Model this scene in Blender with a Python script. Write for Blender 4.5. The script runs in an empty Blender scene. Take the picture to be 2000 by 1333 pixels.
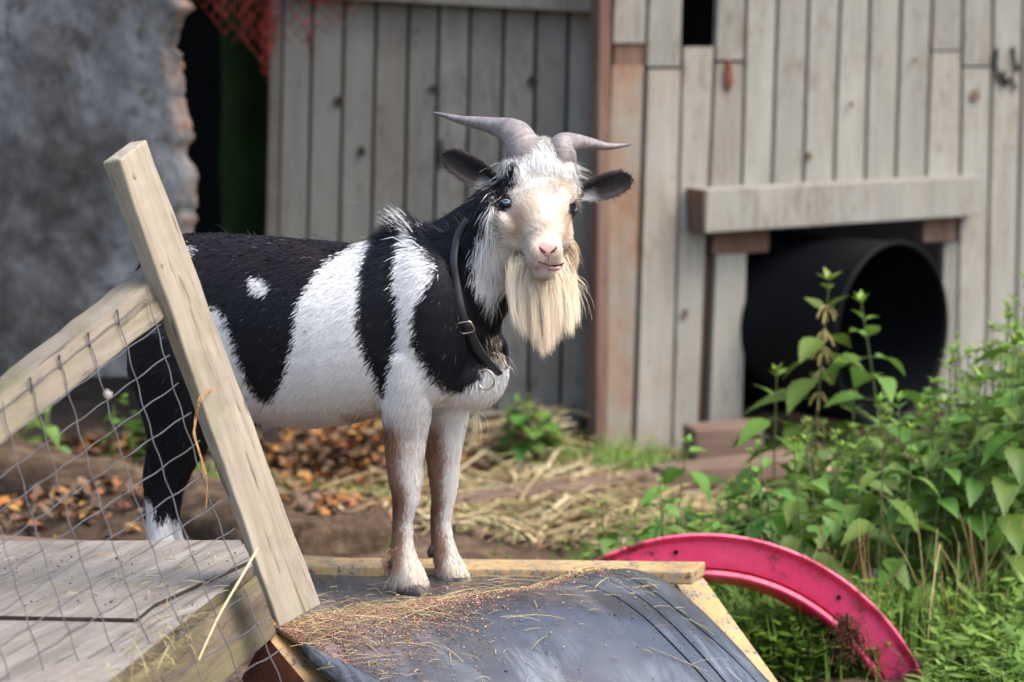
import bpy, bmesh, math, random
import numpy as np
from mathutils import Vector, Matrix, Euler
R = math.radians
random.seed(4); rng = np.random.default_rng(7)
S = bpy.context.scene
C = S.collection

# ------------------------------------------------------------------ camera, light, exposure
F = 100/36*2000.0                      # focal length in photo pixels
PITCH = math.atan(650.5/F)
CAM = Vector((0, 0, 1.17))
cd = bpy.data.cameras.new('camera'); cam = bpy.data.objects.new('camera', cd); C.objects.link(cam)
cam.location = CAM; cam.rotation_euler = (R(90)-PITCH, 0, 0)
cd.lens = 100; cd.sensor_width = 36; cd.clip_end = 500; cd.clip_start = .05
cd.dof.use_dof = True; cd.dof.focus_distance = 4.22; cd.dof.aperture_fstop = 4.3
S.camera = cam
SUN_EL, SUN_AZ = R(58), R(116)         # azimuth clockwise from +Y
w = bpy.data.worlds.new('World'); S.world = w; w.use_nodes = True
nt = w.node_tree; bg = nt.nodes['Background']
sky = nt.nodes.new('ShaderNodeTexSky'); sky.sky_type = 'NISHITA'; sky.sun_disc = False
sky.sun_elevation = SUN_EL; sky.sun_rotation = SUN_AZ; sky.air_density = 1.0; sky.dust_density = 4.0; sky.ozone_density = 1.0
nt.links.new(sky.outputs[0], bg.inputs[0]); bg.inputs[1].default_value = .15
sl = bpy.data.lights.new('sun', 'SUN'); sl.energy = .95; sl.angle = R(40); sl.color = (1, .95, .88)
so = bpy.data.objects.new('sun', sl); C.objects.link(so)
sd = Vector((math.sin(SUN_AZ)*math.cos(SUN_EL), math.cos(SUN_AZ)*math.cos(SUN_EL), math.sin(SUN_EL)))
so.rotation_euler = sd.to_track_quat('Z', 'Y').to_euler(); so.location = (2, 1, 5)
S.view_settings.view_transform = 'Standard'; S.view_settings.look = 'None'
S.view_settings.exposure = 1.55; S.view_settings.gamma = 1
S.render.engine = 'CYCLES'
S.cycles.max_bounces = 6; S.cycles.diffuse_bounces = 3; S.cycles.transparent_max_bounces = 6

# ------------------------------------------------------------------ helpers
cp, sp = math.cos(PITCH), math.sin(PITCH)
def ray(px, py, cp=cp, sp=sp):
    x = (px-1000)/F; y = -(py-666.5)/F
    return Vector((x, cp+y*sp, -sp+y*cp))
def P(px, py, D):                      # the point seen there at distance D (along +Y)
    d = ray(px, py); return CAM + d*(D/d.y)
def on_z(px, py, z):
    d = ray(px, py); return CAM + d*((z-CAM.z)/d.z)
def on_plane(px, py, o, n):
    d = ray(px, py); return CAM + d*((o-CAM).dot(n)/d.dot(n))

def link(name, me, mats=(), parent=None, smooth=False):
    o = bpy.data.objects.new(name, me); C.objects.link(o)
    for m in (mats if isinstance(mats, (list, tuple)) else [mats]): me.materials.append(m)
    if smooth: me.polygons.foreach_set('use_smooth', [True]*len(me.polygons))
    if parent is not None:
        o.parent = parent
        mw = parent.matrix_basis.copy()
        if parent.parent is not None: mw = Matrix()
        o.matrix_parent_inverse = mw.inverted()
    return o
def obj(name, bm, mats=(), parent=None, smooth=False):
    me = bpy.data.meshes.new(name); bmesh.ops.recalc_face_normals(bm, faces=bm.faces); bm.to_mesh(me); bm.free()
    return link(name, me, mats, parent, smooth)
def arr_mesh(name, v, faces_tri=None, faces_quad=None):
    me = bpy.data.meshes.new(name)
    v = np.asarray(v, np.float32); nv = len(v)
    ft = np.zeros((0, 3), np.int32) if faces_tri is None else np.asarray(faces_tri, np.int32)
    fq = np.zeros((0, 4), np.int32) if faces_quad is None else np.asarray(faces_quad, np.int32)
    me.vertices.add(nv); me.vertices.foreach_set('co', v.ravel())
    me.loops.add(ft.size+fq.size); me.polygons.add(len(ft)+len(fq))
    me.loops.foreach_set('vertex_index', np.concatenate([ft.ravel(), fq.ravel()]))
    st = np.concatenate([np.arange(len(ft))*3, ft.size+np.arange(len(fq))*4]).astype(np.int32)
    me.polygons.foreach_set('loop_start', st)
    me.update(calc_edges=True); return me
def set_attr(me, name, col):
    a = me.color_attributes.new(name, 'FLOAT_COLOR', 'POINT')
    c = np.ones((len(col), 4), np.float32); c[:, :3] = col
    a.data.foreach_set('color', c.ravel())
def empty(name, label, cat, loc=(0, 0, 0), group=None, rz=0):
    o = bpy.data.objects.new(name, None); C.objects.link(o); o.location = loc; o.rotation_euler[2] = rz
    o.empty_display_size = .05
    return tag(o, label, cat, group)
def tag(o, label=None, cat=None, group=None, kind=None):
    if label: o['label'] = label
    if cat: o['category'] = cat
    if group: o['group'] = group
    if kind: o['kind'] = kind
    return o
def box(bm, c, sx, sy, sz, M=None, bev=0):
    g = bmesh.ops.create_cube(bm, size=1)
    T = Matrix.Translation(c) @ (M.to_4x4() if M else Matrix()) @ Matrix.Diagonal((sx, sy, sz, 1))
    bmesh.ops.transform(bm, matrix=T, verts=g['verts'])
    if bev:
        es = list({e for v in g['verts'] for e in v.link_edges})
        bmesh.ops.bevel(bm, geom=es, offset=bev, segments=2, affect='EDGES', profile=.6)
def prism(bm, pts, vec, bev=0):
    a = [bm.verts.new(p) for p in pts]; b = [bm.verts.new(Vector(p)+vec) for p in pts]
    n = len(a); fs = [bm.faces.new(a), bm.faces.new(b[::-1])]
    for i in range(n): fs.append(bm.faces.new((a[i], b[i], b[(i+1) % n], a[(i+1) % n])))
    if bev:
        es = list({e for f in fs for e in f.edges})
        bmesh.ops.bevel(bm, geom=es, offset=bev, segments=2, affect='EDGES', profile=.6)
def loft(bm, secs, N=20, ex=2.0):
    rings = []
    for c, u, v, a, b in secs:
        r = []
        for i in range(N):
            t = 2*math.pi*i/N; ct, st = math.cos(t), math.sin(t)
            x = math.copysign(abs(ct)**(2/ex), ct); y = math.copysign(abs(st)**(2/ex), st)
            r.append(bm.verts.new(Vector(c)+Vector(u)*(a*x)+Vector(v)*(b*y)))
        rings.append(r)
    for r0, r1 in zip(rings, rings[1:]):
        for i in range(N): bm.faces.new((r0[i], r0[(i+1) % N], r1[(i+1) % N], r1[i]))
    bm.faces.new(rings[0][::-1]); bm.faces.new(rings[-1])
    return rings
def tube(bm, pts, r, N=6, r1=None, flat=1.0):
    pts = [Vector(p) for p in pts]; n = len(pts); secs = []; up = Vector((.31, .2, .93))
    for i, p in enumerate(pts):
        d = (pts[min(i+1, n-1)]-pts[max(i-1, 0)]).normalized()
        u = d.cross(up)
        if u.length < .05: u = d.cross(Vector((1, 0, 0)))
        u.normalize(); v = d.cross(u)
        rr = r[i] if isinstance(r, (list, tuple)) else (r if r1 is None else r+(r1-r)*i/(n-1))
        secs.append((p, u, v, rr, rr*flat))
    return loft(bm, secs, N)
def smooth_path(pts, k=6):
    pts = [Vector(p) for p in pts]; out = []
    for i in range(len(pts)-1):
        p0, p1, p2, p3 = pts[max(i-1, 0)], pts[i], pts[i+1], pts[min(i+2, len(pts)-1)]
        for j in range(k):
            t = j/k
            out.append(.5*((2*p1)+(p2-p0)*t+(2*p0-5*p1+4*p2-p3)*t*t+(3*p1-p0-3*p2+p3)*t**3))
    out.append(pts[-1]); return out

# ------------------------------------------------------------------ materials
class MT:
    def __init__(s, name, rough=.7, spec=.4):
        s.m = bpy.data.materials.new(name); s.m.use_nodes = True; s.t = s.m.node_tree
        s.b = s.t.nodes['Principled BSDF']; s.b.inputs['Roughness'].default_value = rough
        s.b.inputs['Specular IOR Level'].default_value = spec
        s.co = None
    def n(s, typ, ins=None, **kw):
        x = s.t.nodes.new('ShaderNode'+typ)
        for k, v in kw.items(): setattr(x, k, v)
        for k, v in (ins or {}).items(): s.put(x.inputs[k], v)
        return x
    def put(s, sock, v):
        if isinstance(v, bpy.types.NodeSocket): s.t.links.new(v, sock)
        elif isinstance(v, bpy.types.Node): s.t.links.new(v.outputs[0], sock)
        elif isinstance(v, tuple) and len(v) == 3 and sock.type == 'RGBA': sock.default_value = (*v, 1)
        else: sock.default_value = v
    def coord(s, scale=(1, 1, 1), out='Object', rot=(0, 0, 0)):
        if s.co is None: s.co = s.n('TexCoord')
        if any(rot): mp = s.n('Mapping', {'Vector': s.co.outputs[out], 'Scale': tuple(1/x for x in scale), 'Rotation': rot}, vector_type='TEXTURE')
        else: mp = s.n('Mapping', {'Vector': s.co.outputs[out], 'Scale': scale})
        return mp.outputs[0]
    def noise(s, vec, scale, detail=5, rough=.6, dist=0):
        return s.n('TexNoise', {'Vector': vec, 'Scale': scale, 'Detail': detail, 'Roughness': rough, 'Distortion': dist}).outputs['Fac']
    def ramp(s, fac, stops, interp='LINEAR'):
        x = s.n('ValToRGB', {'Fac': fac}); x.color_ramp.interpolation = interp
        e = x.color_ramp.elements
        while len(e) < len(stops): e.new(.5)
        for el, (p, c) in zip(e, stops):
            el.position = p; el.color = (*c, 1) if isinstance(c, tuple) else (c, c, c, 1)
        return x.outputs[0]
    def mix(s, fac, a, b, mode='MIX'):
        x = s.n('Mix', data_type='RGBA', blend_type=mode)
        s.put(x.inputs[0], fac); s.put(x.inputs[6], a); s.put(x.inputs[7], b); return x.outputs[2]
    def attr(s, name): return s.n('Attribute', attribute_name=name).outputs['Color']
    def base(s, v): s.put(s.b.inputs['Base Color'], v); return s
    def rough(s, v): s.put(s.b.inputs['Roughness'], v); return s
    def bump(s, h, st=.3, d=.01):
        x = s.n('Bump', {'Height': h, 'Strength': st, 'Distance': d}); s.put(s.b.inputs['Normal'], x); return s

def wood_mat(name, dark, mid, light, green=None, grain=(3, 60, 60), rough=.85, bump=.5, gs=1.0, stain=0.0):
    k = MT(name, rough, .25)
    v = k.coord(grain)
    n1 = k.noise(v, 1.0*gs, 8, .68, .6); n2 = k.noise(k.coord((1.2, 1.2, 1.2)), 6, 5, .65)
    n3 = k.noise(k.coord((grain[0]*.6, grain[1]*3.2, grain[2]*3.2)), 1.0*gs, 6, .7, .3)
    c = k.ramp(n1, [(.28, dark), (.5, mid), (.72, light)])
    c = k.mix(k.ramp(n2, [(.35, 0.0), (.7, .6)]), c, mid)
    c = k.mix(k.ramp(n3, [(.28, .75), (.42, 0.0)]), c, tuple(x*.35 for x in dark))
    if stain:
        c = k.mix(k.ramp(k.noise(k.coord((1, 2.2, 2.2)), 4.5, 7, .72), [(.48, 0.0), (.68, stain)]), c, tuple(x*.55 for x in mid))
        c = k.mix(k.ramp(k.noise(k.coord((grain[0]*2.2, grain[1]*2, grain[2]*2)), 1, 4, .6), [(.60, 0.0), (.66, stain)]), c, tuple(x*.5 for x in dark))
    if green: c = k.mix(k.ramp(k.noise(k.coord((2, 9, 9)), 2.2, 6, .7), [(.5, 0.0), (.75, .7)]), c, green)
    k.base(c); k.bump(k.mix(.5, n1, n3), bump, .004); return k.m

M = {}
M['post'] = wood_mat('post_timber', (.185, .15, .105), (.30, .258, .195), (.41, .365, .29), (.22, .22, .12), grain=(3, 42, 42), stain=.8)
M['rail'] = wood_mat('rail_timber', (.10, .08, .058), (.20, .168, .13), (.32, .285, .24), (.15, .145, .05), grain=(3, 30, 30), bump=.8, stain=.7)
M['ply'] = wood_mat('weathered_plywood', (.115, .095, .075), (.21, .188, .16), (.31, .286, .255), grain=(2.6, 48, 30), bump=.7, stain=.75)
M['deckside'] = wood_mat('mossy_deck_beam', (.055, .042, .027), (.125, .098, .065), (.21, .175, .12), (.16, .15, .05), grain=(3, 28, 28), bump=.9, stain=.8)
M['yellow'] = None
def yellow_mat():
    k = MT('peeling_yellow_paint', .6, .4)
    v = k.coord()
    n = k.noise(v, 38, 8, .75); n2 = k.noise(v, 9, 5, .6); n3 = k.noise(v, 140, 4, .6)
    c = k.ramp(n2, [(.3, (.29, .18, .065)), (.55, (.43, .285, .115)), (.8, (.46, .35, .20))])
    c = k.mix(k.ramp(n, [(.48, 0.0), (.58, .85)]), c, (.24, .21, .16))
    c = k.mix(k.ramp(k.mix(.5, n, n3), [(.54, 0.0), (.60, .9)]), c, (.07, .045, .03))
    k.base(c); k.bump(n, .5, .003); return k.m
M['yellow'] = yellow_mat()
def rust_mat():
    k = MT('brown_rust', .85, .25); v = k.coord(); n = k.noise(v, 30, 8, .7); n2 = k.noise(v, 7, 4, .6)
    c = k.ramp(k.mix(.5, n, n2), [(.3, (.045, .018, .012)), (.5, (.12, .04, .022)), (.66, (.22, .085, .035))])
    k.base(c); k.bump(n, .6, .004); return k.m
M['rust'] = rust_mat()
def paint_mat(name, base, stain, tint, dark=.55):
    k = MT(name, .75, .3); v = k.coord((1, 1, 1))
    rnd = k.attr('rnd')
    n = k.noise(k.coord((14, 14, 1.6)), 2, 7, .7); n2 = k.noise(v, 3.2, 5, .65); n3 = k.noise(k.coord((30, 30, 6)), 3, 6, .75)
    c = k.mix(k.ramp(n, [(.3, .85), (.62, 0.0)]), base, tuple(b*.68 for b in base))
    sep = k.n('SeparateColor', {'Color': rnd})
    c = k.mix(k.n('Math', {0: sep.outputs[1], 1: k.ramp(n2, [(.35, 0.0), (.6, 1.0)])}, operation='MULTIPLY').outputs[0], c, tint)
    c = k.mix(k.ramp(k.mix(.5, n2, n3), [(.52, 0.0), (.60, dark)]), c, tuple(x*1.6 for x in stain))
    c = k.mix(k.ramp(n3, [(.58, 0.0), (.68, dark)]), c, stain)
    c = k.mix(k.ramp(k.noise(k.coord((3, 3, .5)), 3.1, 6, .7), [(.52, 0.0), (.75, .55)]), c, tuple(x*2.1 for x in stain))
    hs = k.n('HueSaturation', {'Color': c, 'Value': k.n('MapRange', {'Value': sep.outputs[0], 'To Min': .82, 'To Max': 1.12}).outputs[0]})
    k.base(hs); k.bump(k.mix(.5, n, n3), .25, .006); return k.m
M['wall'] = paint_mat('weathered_cream_paint', (.28, .272, .232), (.085, .066, .048), (.25, .135, .075))
M['door'] = paint_mat('weathered_grey_paint', (.190, .187, .164), (.06, .05, .04), (.13, .10, .075), .6)
M['brownwood'] = wood_mat('bare_brown_wood', (.07, .04, .028), (.14, .085, .06), (.21, .145, .11), grain=(20, 20, 2))
M['darkwood'] = wood_mat('dark_wet_timber', (.015, .012, .01), (.035, .028, .022), (.07, .055, .045), grain=(3, 20, 20))
M['timber'] = wood_mat('brown_ground_timber', (.07, .045, .03), (.15, .10, .075), (.24, .17, .13), grain=(3, 20, 20))
def simple(name, col, rough=.6, spec=.4, metal=0.0, var=.3, sc=20):
    k = MT(name, rough, spec); n = k.noise(k.coord(), sc, 5, .65)
    k.base(k.ramp(n, [(.3, tuple(c*(1-var) for c in col)), (.7, tuple(min(1, c*(1+var)) for c in col))]))
    k.b.inputs['Metallic'].default_value = metal; return k.m
M['black_plastic'] = simple('black_drum_plastic', (.0025, .003, .004), .55, .10)
M['wire'] = simple('galvanised_wire', (.085, .085, .09), .55, .5, .4)
M['steel'] = simple('bright_steel', (.60, .54, .42), .28, .5, 1.0, .1)
M['leather'] = simple('black_leather', (.018, .016, .018), .42, .5, 0, .3, 60)
M['hoof'] = simple('dark_horny_hoof', (.045, .038, .032), .55, .4, 0, .5, 40)
M['net'] = simple('red_net_cord', (.15, .016, .010), .7, .3)
M['void'] = simple('shade_and_mark_black', (.008, .008, .008), .9, .1)  # near black: painted gap darkness, also scrawl, cracks and holes
M['straw'] = None
def straw_mat():
    k = MT('dry_straw', .7, .3); k.base(k.attr('tint')); return k.m
M['straw'] = straw_mat()
def leaf_mat():
    k = MT('nettle_leaf', .5, .35); v = k.coord()
    n = k.noise(v, 14, 4, .6)
    a = k.attr('tint')
    oi = k.n('ObjectInfo')
    c = k.mix(n, (.04, .115, .018), (.105, .235, .038))
    c = k.mix(a, c, (.20, .34, .05))
    c = k.mix(k.ramp(k.noise(v, 9, 5, .7), [(.62, 0.0), (.72, .6)]), c, (.24, .22, .05))
    hs = k.n('HueSaturation', {'Color': c, 'Hue': k.n('MapRange', {'Value': oi.outputs['Random'], 'To Min': .465, 'To Max': .51}).outputs[0], 'Value': k.n('MapRange', {'Value': oi.outputs['Random'], 'To Min': .75, 'To Max': 1.2}).outputs[0]})
    k.base(hs)
    tr = k.n('BsdfTranslucent', {'Color': hs}); mx = k.n('MixShader', {0: .3, 1: k.b.outputs[0], 2: tr.outputs[0]})
    k.t.links.new(mx.outputs[0], k.t.nodes['Material Output'].inputs[0])
    k.bump(k.noise(v, 90, 3, .6), .3, .003); return k.m
M['leaf'] = leaf_mat()
M['stem'] = simple('nettle_stem', (.10, .13, .045), .6, .3)
M['catkin'] = simple('nettle_catkin', (.35, .28, .10), .8, .2)
def ground_mat():
    k = MT('earth', .95, .15); v = k.coord(); n = k.noise(v, 4, 8, .7); n2 = k.noise(v, 26, 6, .7)
    c = k.ramp(k.mix(.5, n, n2), [(.3, (.018, .012, .008)), (.5, (.075, .05, .032)), (.66, (.20, .135, .085))])
    k.base(c); k.bump(n2, .8, .02); return k.m
M['earth'] = ground_mat()
def slab_mat():
    k = MT('lichen_stained_concrete', .9, .2); v = k.coord()
    n = k.noise(v, 9, 8, .70, .3); n2 = k.noise(k.coord((1, 1, .3)), 2.6, 5, .6); n3 = k.noise(v, 26, 5, .7)
    c = k.ramp(k.mix(.42, n2, n), [(.37, (.014, .013, .013)), (.44, (.042, .041, .042)), (.52, (.08, .085, .091)), (.62, (.135, .147, .158))])
    c = k.mix(k.ramp(k.noise(k.coord((16, 16, 3)), 1.3, 6, .72), [(.54, 0.0), (.66, .8)]), c, (.03, .026, .024))
    c = k.mix(k.ramp(n3, [(.54, 0.0), (.64, .8)]), c, (.04, .034, .03))
    e = k.n('SeparateColor', {'Color': k.attr('rnd')}).outputs[0]
    c = k.mix(k.n('Math', {0: e, 1: k.ramp(n, [(.42, 0.0), (.58, 1.0)])}, operation='MULTIPLY').outputs[0], c, (.24, .13, .07))
    k.base(c); k.bump(k.mix(.5, n, n3), .3, .004); return k.m
M['slab'] = slab_mat()
def moss_mat():
    k = MT('dark_moss', .95, .1); v = k.coord((1, 1, .5)); n = k.noise(v, 6, 6, .7)
    k.base(k.ramp(n, [(.3, (.008, .011, .004)), (.6, (.022, .042, .010)), (.8, (.04, .06, .014))])); k.bump(n, 1, .03); return k.m  # moss tones kept very dark, the gap's shade put into the colour
M['moss'] = moss_mat()
def rubber_mat():
    k = MT('old_black_rubber', .45, .9); v = k.coord()
    n = k.noise(v, 5, 6, .65); n2 = k.noise(v, 60, 5, .7)
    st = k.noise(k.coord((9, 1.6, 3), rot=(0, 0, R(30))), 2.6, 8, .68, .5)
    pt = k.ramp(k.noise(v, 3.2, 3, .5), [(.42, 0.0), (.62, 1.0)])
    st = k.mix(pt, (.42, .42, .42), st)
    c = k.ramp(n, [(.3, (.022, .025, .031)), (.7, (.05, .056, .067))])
    c = k.mix(k.ramp(st, [(.43, 0.0), (.62, .85)]), c, (.21, .235, .27))  # pale water-residue streaks, brightened to paint in the sky sheen
    a = k.n('SeparateColor', {'Color': k.attr('dust')}).outputs[0]
    f = k.n('Math', {0: a, 1: k.ramp(k.mix(.4, n2, k.noise(v, 17, 6, .7)), [(.40, 0.0), (.58, 1.0)])}, operation='MULTIPLY').outputs[0]
    c = k.mix(f, c, k.ramp(n2, [(.35, (.30, .15, .10)), (.65, (.48, .28, .20))]))
    c = k.mix(k.ramp(n2, [(.64, 0.0), (.70, .5)]), c, (.17, .13, .09))
    k.base(c)
    r = k.ramp(k.mix(.45, n, st), [(.35, .20), (.65, .40)])
    k.rough(k.mix(f, r, (.9, .9, .9))); k.bump(k.mix(.6, n2, st), .12, .004); return k.m
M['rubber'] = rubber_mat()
def pink_mat():
    k = MT('faded_pink_plastic', .42, .5); v = k.coord()
    n = k.noise(v, 12, 8, .78, .3); n2 = k.noise(v, 60, 5, .7); nb = k.noise(v, 4.5, 3, .5)
    c = k.mix(k.noise(v, 3, 4, .5), (.68, .038, .135), (.76, .07, .19))
    dirt = k.n('Math', {0: k.ramp(k.mix(.4, n, n2), [(.49, 0.0), (.56, 1.0)]), 1: k.ramp(nb, [(.34, .10), (.52, .95)])}, operation='MULTIPLY').outputs[0]
    c = k.mix(k.ramp(k.noise(k.coord((1, 1, 1)), 1.6, 6, .75), [(.5, 0.0), (.7, .3)]), c, (.72, .20, .29))
    c = k.mix(k.ramp(n2, [(.58, 0.0), (.68, .45)]), c, (.30, .03, .06))
    c = k.mix(dirt, c, (.05, .022, .018))
    k.base(c); k.rough(k.mix(dirt, (.38, .38, .38), (.9, .9, .9)))
    tr = k.n('BsdfTranslucent', {'Color': (.85, .05, .06)}); mx = k.n('MixShader', {0: .22, 1: k.b.outputs[0], 2: tr.outputs[0]})
    k.t.links.new(mx.outputs[0], k.t.nodes['Material Output'].inputs[0]); return k.m
M['pink'] = pink_mat()
def coat_mat(name, rough, sheen=0.0):
    k = MT(name, rough, .2); k.base(k.attr('coat'))
    if sheen: k.b.inputs['Sheen Weight'].default_value = sheen
    return k.m
M['skin'] = coat_mat('goat_skin', .7)
M['fur'] = coat_mat('goat_fur', .55)
M['beard'] = coat_mat('goat_beard', .5)
def horn_mat():
    k = MT('grey_horn', .5, .4); v = k.coord(); n = k.noise(v, 45, 6, .7)
    a = k.n('SeparateColor', {'Color': k.attr('coat')}).outputs[0]
    rib = k.n('TexNoise', {'W': k.n('Math', {0: a, 1: 55.0}, operation='MULTIPLY').outputs[0], 'Scale': 1.0, 'Detail': 3.0}, noise_dimensions='1D').outputs['Fac']
    c = k.ramp(k.mix(.22, n, rib), [(.32, (.105, .09, .09)), (.5, (.19, .165, .16)), (.68, (.30, .265, .25))])
    c = k.mix(k.ramp(a, [(.7, 0.0), (1.0, .75)]), c, (.08, .07, .07))
    k.base(c); k.bump(k.mix(.35, n, rib), .5, .003); return k.m
M['horn'] = horn_mat()
M['pinkskin'] = simple('pink_nose_skin', (.56, .33, .285), .55, .35, 0, .22, 160)
M['nostril'] = simple('dark_nostril', (.10, .035, .035), .6, .3)
M['lip'] = simple('pink_lip', (.62, .27, .25), .4, .5, 0, .12, 60)
M['iris'] = simple('pale_blue_iris', (.46, .60, .70), .12, .6, 0, .15, 200)
M['pupil'] = simple('black_pupil', (.008, .01, .014), .15, .6)
M['lid'] = simple('dark_eyelid', (.02, .016, .016), .6, .3)

# ------------------------------------------------------------------ ground
def vnoise(x, y, seed=0):
    x = np.asarray(x, float); y = np.asarray(y, float); out = 0
    g = np.random.default_rng(100+seed)
    for i in range(7):
        a = g.uniform(0, 6.28); f = g.uniform(.6, 1.6)*(1.6**i)*.9; p = g.uniform(0, 6.28, 2)
        out = out+np.sin(f*(x*math.cos(a)+y*math.sin(a))+p[0])*np.sin(f*1.3*(y*math.cos(a)-x*math.sin(a))+p[1])/(1.35**i)
    return out/2.4
def gz(x, y):
    x = np.asarray(x, float); y = np.asarray(y, float)
    z = .018*vnoise(x*1.8, y*1.8, 1)+.012*vnoise(x*6, y*6, 2)
    z = z+.13*np.exp(-((x+.75)/.45)**2-((y-6.1)/.4)**2)+.07*np.exp(-((x+.15)/.28)**2-((y-5.75)/.25)**2)
    z = z+.03*np.exp(-((y-7.35-.3*np.maximum(0, x-.2))/.25)**2)
    z = z+.085/(1+np.exp(-np.clip((y-6.93)/.03, -40, 40)))*np.clip((x+.68)/.06, 0, 1)*np.clip((.17-x)/.06, 0, 1)
    z = z-.10*np.exp(-((x-.45)/.35)**2-((y-4.75)/.32)**2)
    return z
xs = np.concatenate([[-90, -30, -12, -5], np.linspace(-3, 3.4, 150), [6, 12, 30, 90]])
ys = np.concatenate([[-60, -15, -2], np.linspace(3, 9.5, 150), [12, 30, 120, 300]])
gx, gy = np.meshgrid(xs, ys); gzv = gz(gx, gy)*((np.abs(gx) < 4) & (gy > 2) & (gy < 10))
nx, ny = len(xs), len(ys); idx = np.arange(nx*ny).reshape(ny, nx)
q = np.stack([idx[:-1, :-1], idx[:-1, 1:], idx[1:, 1:], idx[1:, :-1]], -1).reshape(-1, 4)
g_ = link('ground', arr_mesh('ground', np.stack([gx, gy, gzv], -1).reshape(-1, 3), None, q), M['earth'], smooth=True)
tag(g_, 'dark bare earth of the yard behind the goat', 'ground', kind='structure')

# ------------------------------------------------------------------ shed with plank walls
TH = R(25)
WO = P(1190, 500, 7.25); WD = Vector((math.cos(TH), math.sin(TH), 0)); WN = Vector((math.sin(TH), -math.cos(TH), 0))
def W(px, py, off=0): return on_plane(px, py, WO+WN*off, WN)
DO = P(1165, 500, 7.38); DN = Vector((-.10, -1, 0)).normalized()
def DW(px, py, off=0): return on_plane(px, py, DO+DN*off, DN)
def planks(name, lst, m, parent):
    bm = bmesh.new(); cols = []
    for pts, vec, c in lst:
        n0 = len(bm.verts); prism(bm, pts, vec); bm.verts.ensure_lookup_table()
        cols += [c]*(len(bm.verts)-n0)
    o = obj(name, bm, m, parent); set_attr(o.data, 'rnd', np.array(cols)); return o
shed = empty('shed', 'weathered plank shed with grey recessed door boards and pale boarded wall behind the goat', 'shed', (.25, 7.4, 0))
# right wall: (x at y=0, x at y=337) of every board's left edge; then breaks
e0 = [1198, 1266, 1336, 1401, 1459, 1520, 1581, 1642, 1700, 1761, 1822, 1882, 1941, 2000, 2060, 2120]
e1 = [1187, 1255, 1327, 1387, 1450, 1509, 1570, 1630, 1691, 1750, 1810, 1876, 1934, 1992, 2050, 2110]
def ex(i, y): return e0[i]+(e1[i]-e0[i])*y/337
def board(i, y0, y1, off=0, tint=0, dx=(3, -4), x1=None):
    rr = random.random(); j = random.uniform(-.004, .004)
    a, b, c, d = (ex(i, y0)+dx[0], y0), (ex(i+1, y0)+dx[1], y0), (ex(i+1, y1)+dx[1], y1), (ex(i, y1)+dx[0], y1)
    return ([W(*p, off+j) for p in (a, b, c, d)], -WN*.022, (rr, tint, 0))
TOP = -620
L = [board(0, TOP, 84, 0, 0), board(0, 128, 935, -.004, 1.0), board(1, TOP, 130), board(1, 136, 930, .002, .25, (6, -3)),
     board(2, 92, 920, .004, .1), board(2, TOP, -70), board(3, TOP, 118), board(3, 124, 372, 0, .2), board(3, 490, 880, .006, 0, (20, 12)),
     board(4, TOP, 378), board(5, TOP, 378), board(6, TOP, 376), board(7, TOP, 374), board(8, TOP, 372),
     board(9, TOP, 370), board(10, TOP, 98), board(10, 102, 368), board(11, TOP, 128), board(11, 133, 800, .004), board(12, TOP, 800),
     board(13, TOP, 800), board(14, TOP, 800), board(10, 474, 800, -.002, 0, (40, 0))]
planks('wall_boards', L, M['wall'], shed)
bm = bmesh.new()
prism(bm, [W(1200, 84, -.012), W(1262, 84, -.012), W(1262, 130, -.012), W(1200, 130, -.012)], -WN*.03)
obj('nailing_strip', bm, M['brownwood'], shed); bm = bmesh.new()
prism(bm, [W(1360, 430, -.028), W(1395, 430, -.028), W(1378, 840, -.028), W(1340, 840, -.028)], -WN*.03)
obj('nailing_strip', bm, M['brownwood'], shed)
bm = bmesh.new()
prism(bm, [W(1397, 452, .012), W(1503, 447, .012), W(1501, 492, .012), W(1392, 498, .012)], -WN*.05)
obj('wall_block', bm, M['brownwood'], shed)
bm = bmesh.new(); prism(bm, [W(1806, 428, .012), W(1868, 424, .012), W(1867, 470, .012), W(1804, 473, .012)], -WN*.05)
obj('wall_block', bm, M['brownwood'], shed)
bm = bmesh.new()
n0 = [W(1380, 371, .10), W(1922, 344, .06), W(1917, 421, .06), W(1379, 456, .10)]
prism(bm, n0, -WN*.098, .004)
o = obj('lintel_beam', bm, M['wall'], shed); set_attr(o.data, 'rnd', np.array([[.55, 0, 0]]*len(o.data.vertices)))
bm = bmesh.new(); a = [W(1377, 371, .098), W(1379, 456, .098)]
prism(bm, [a[0]+WN*-.002, a[1]+WN*-.002, a[1]-WN*.092, a[0]-WN*.092], -WD*.004)
obj('beam_end_grain', bm, M['brownwood'], o)
# knots, a rusted slot and black scrawl
for cx, cy, rx, ry in ((1424, 148, 7, 30), (1906, 186, 9, 11), (1582, 305, 4, 8), (1664, 205, 3, 6), (1340, 612, 5, 9), (1788, 118, 3, 5)):
    pts = [W(cx+rx*math.cos(t)*(1+.25*math.sin(3*t)), cy+ry*math.sin(t), .0125) for t in np.linspace(0, 6.28, 13)[:-1]]
    bm = bmesh.new(); prism(bm, pts, -WN*.006); obj('knot', bm, M['brownwood' if ry < 20 else 'rust'], shed)
bm = bmesh.new()
for st in ([(1948, 95), (1944, 125), (1950, 150), (1962, 165)], [(1978, 92), (1982, 120), (1988, 140), (1990, 128)], [(1952, 150), (1960, 140), (1966, 168), (1974, 150), (1984, 175)]):
    tube(bm, [W(x, y, .011) for x, y in st], .0045, 5)
obj('painted_scrawl', bm, M['void'], shed)
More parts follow.
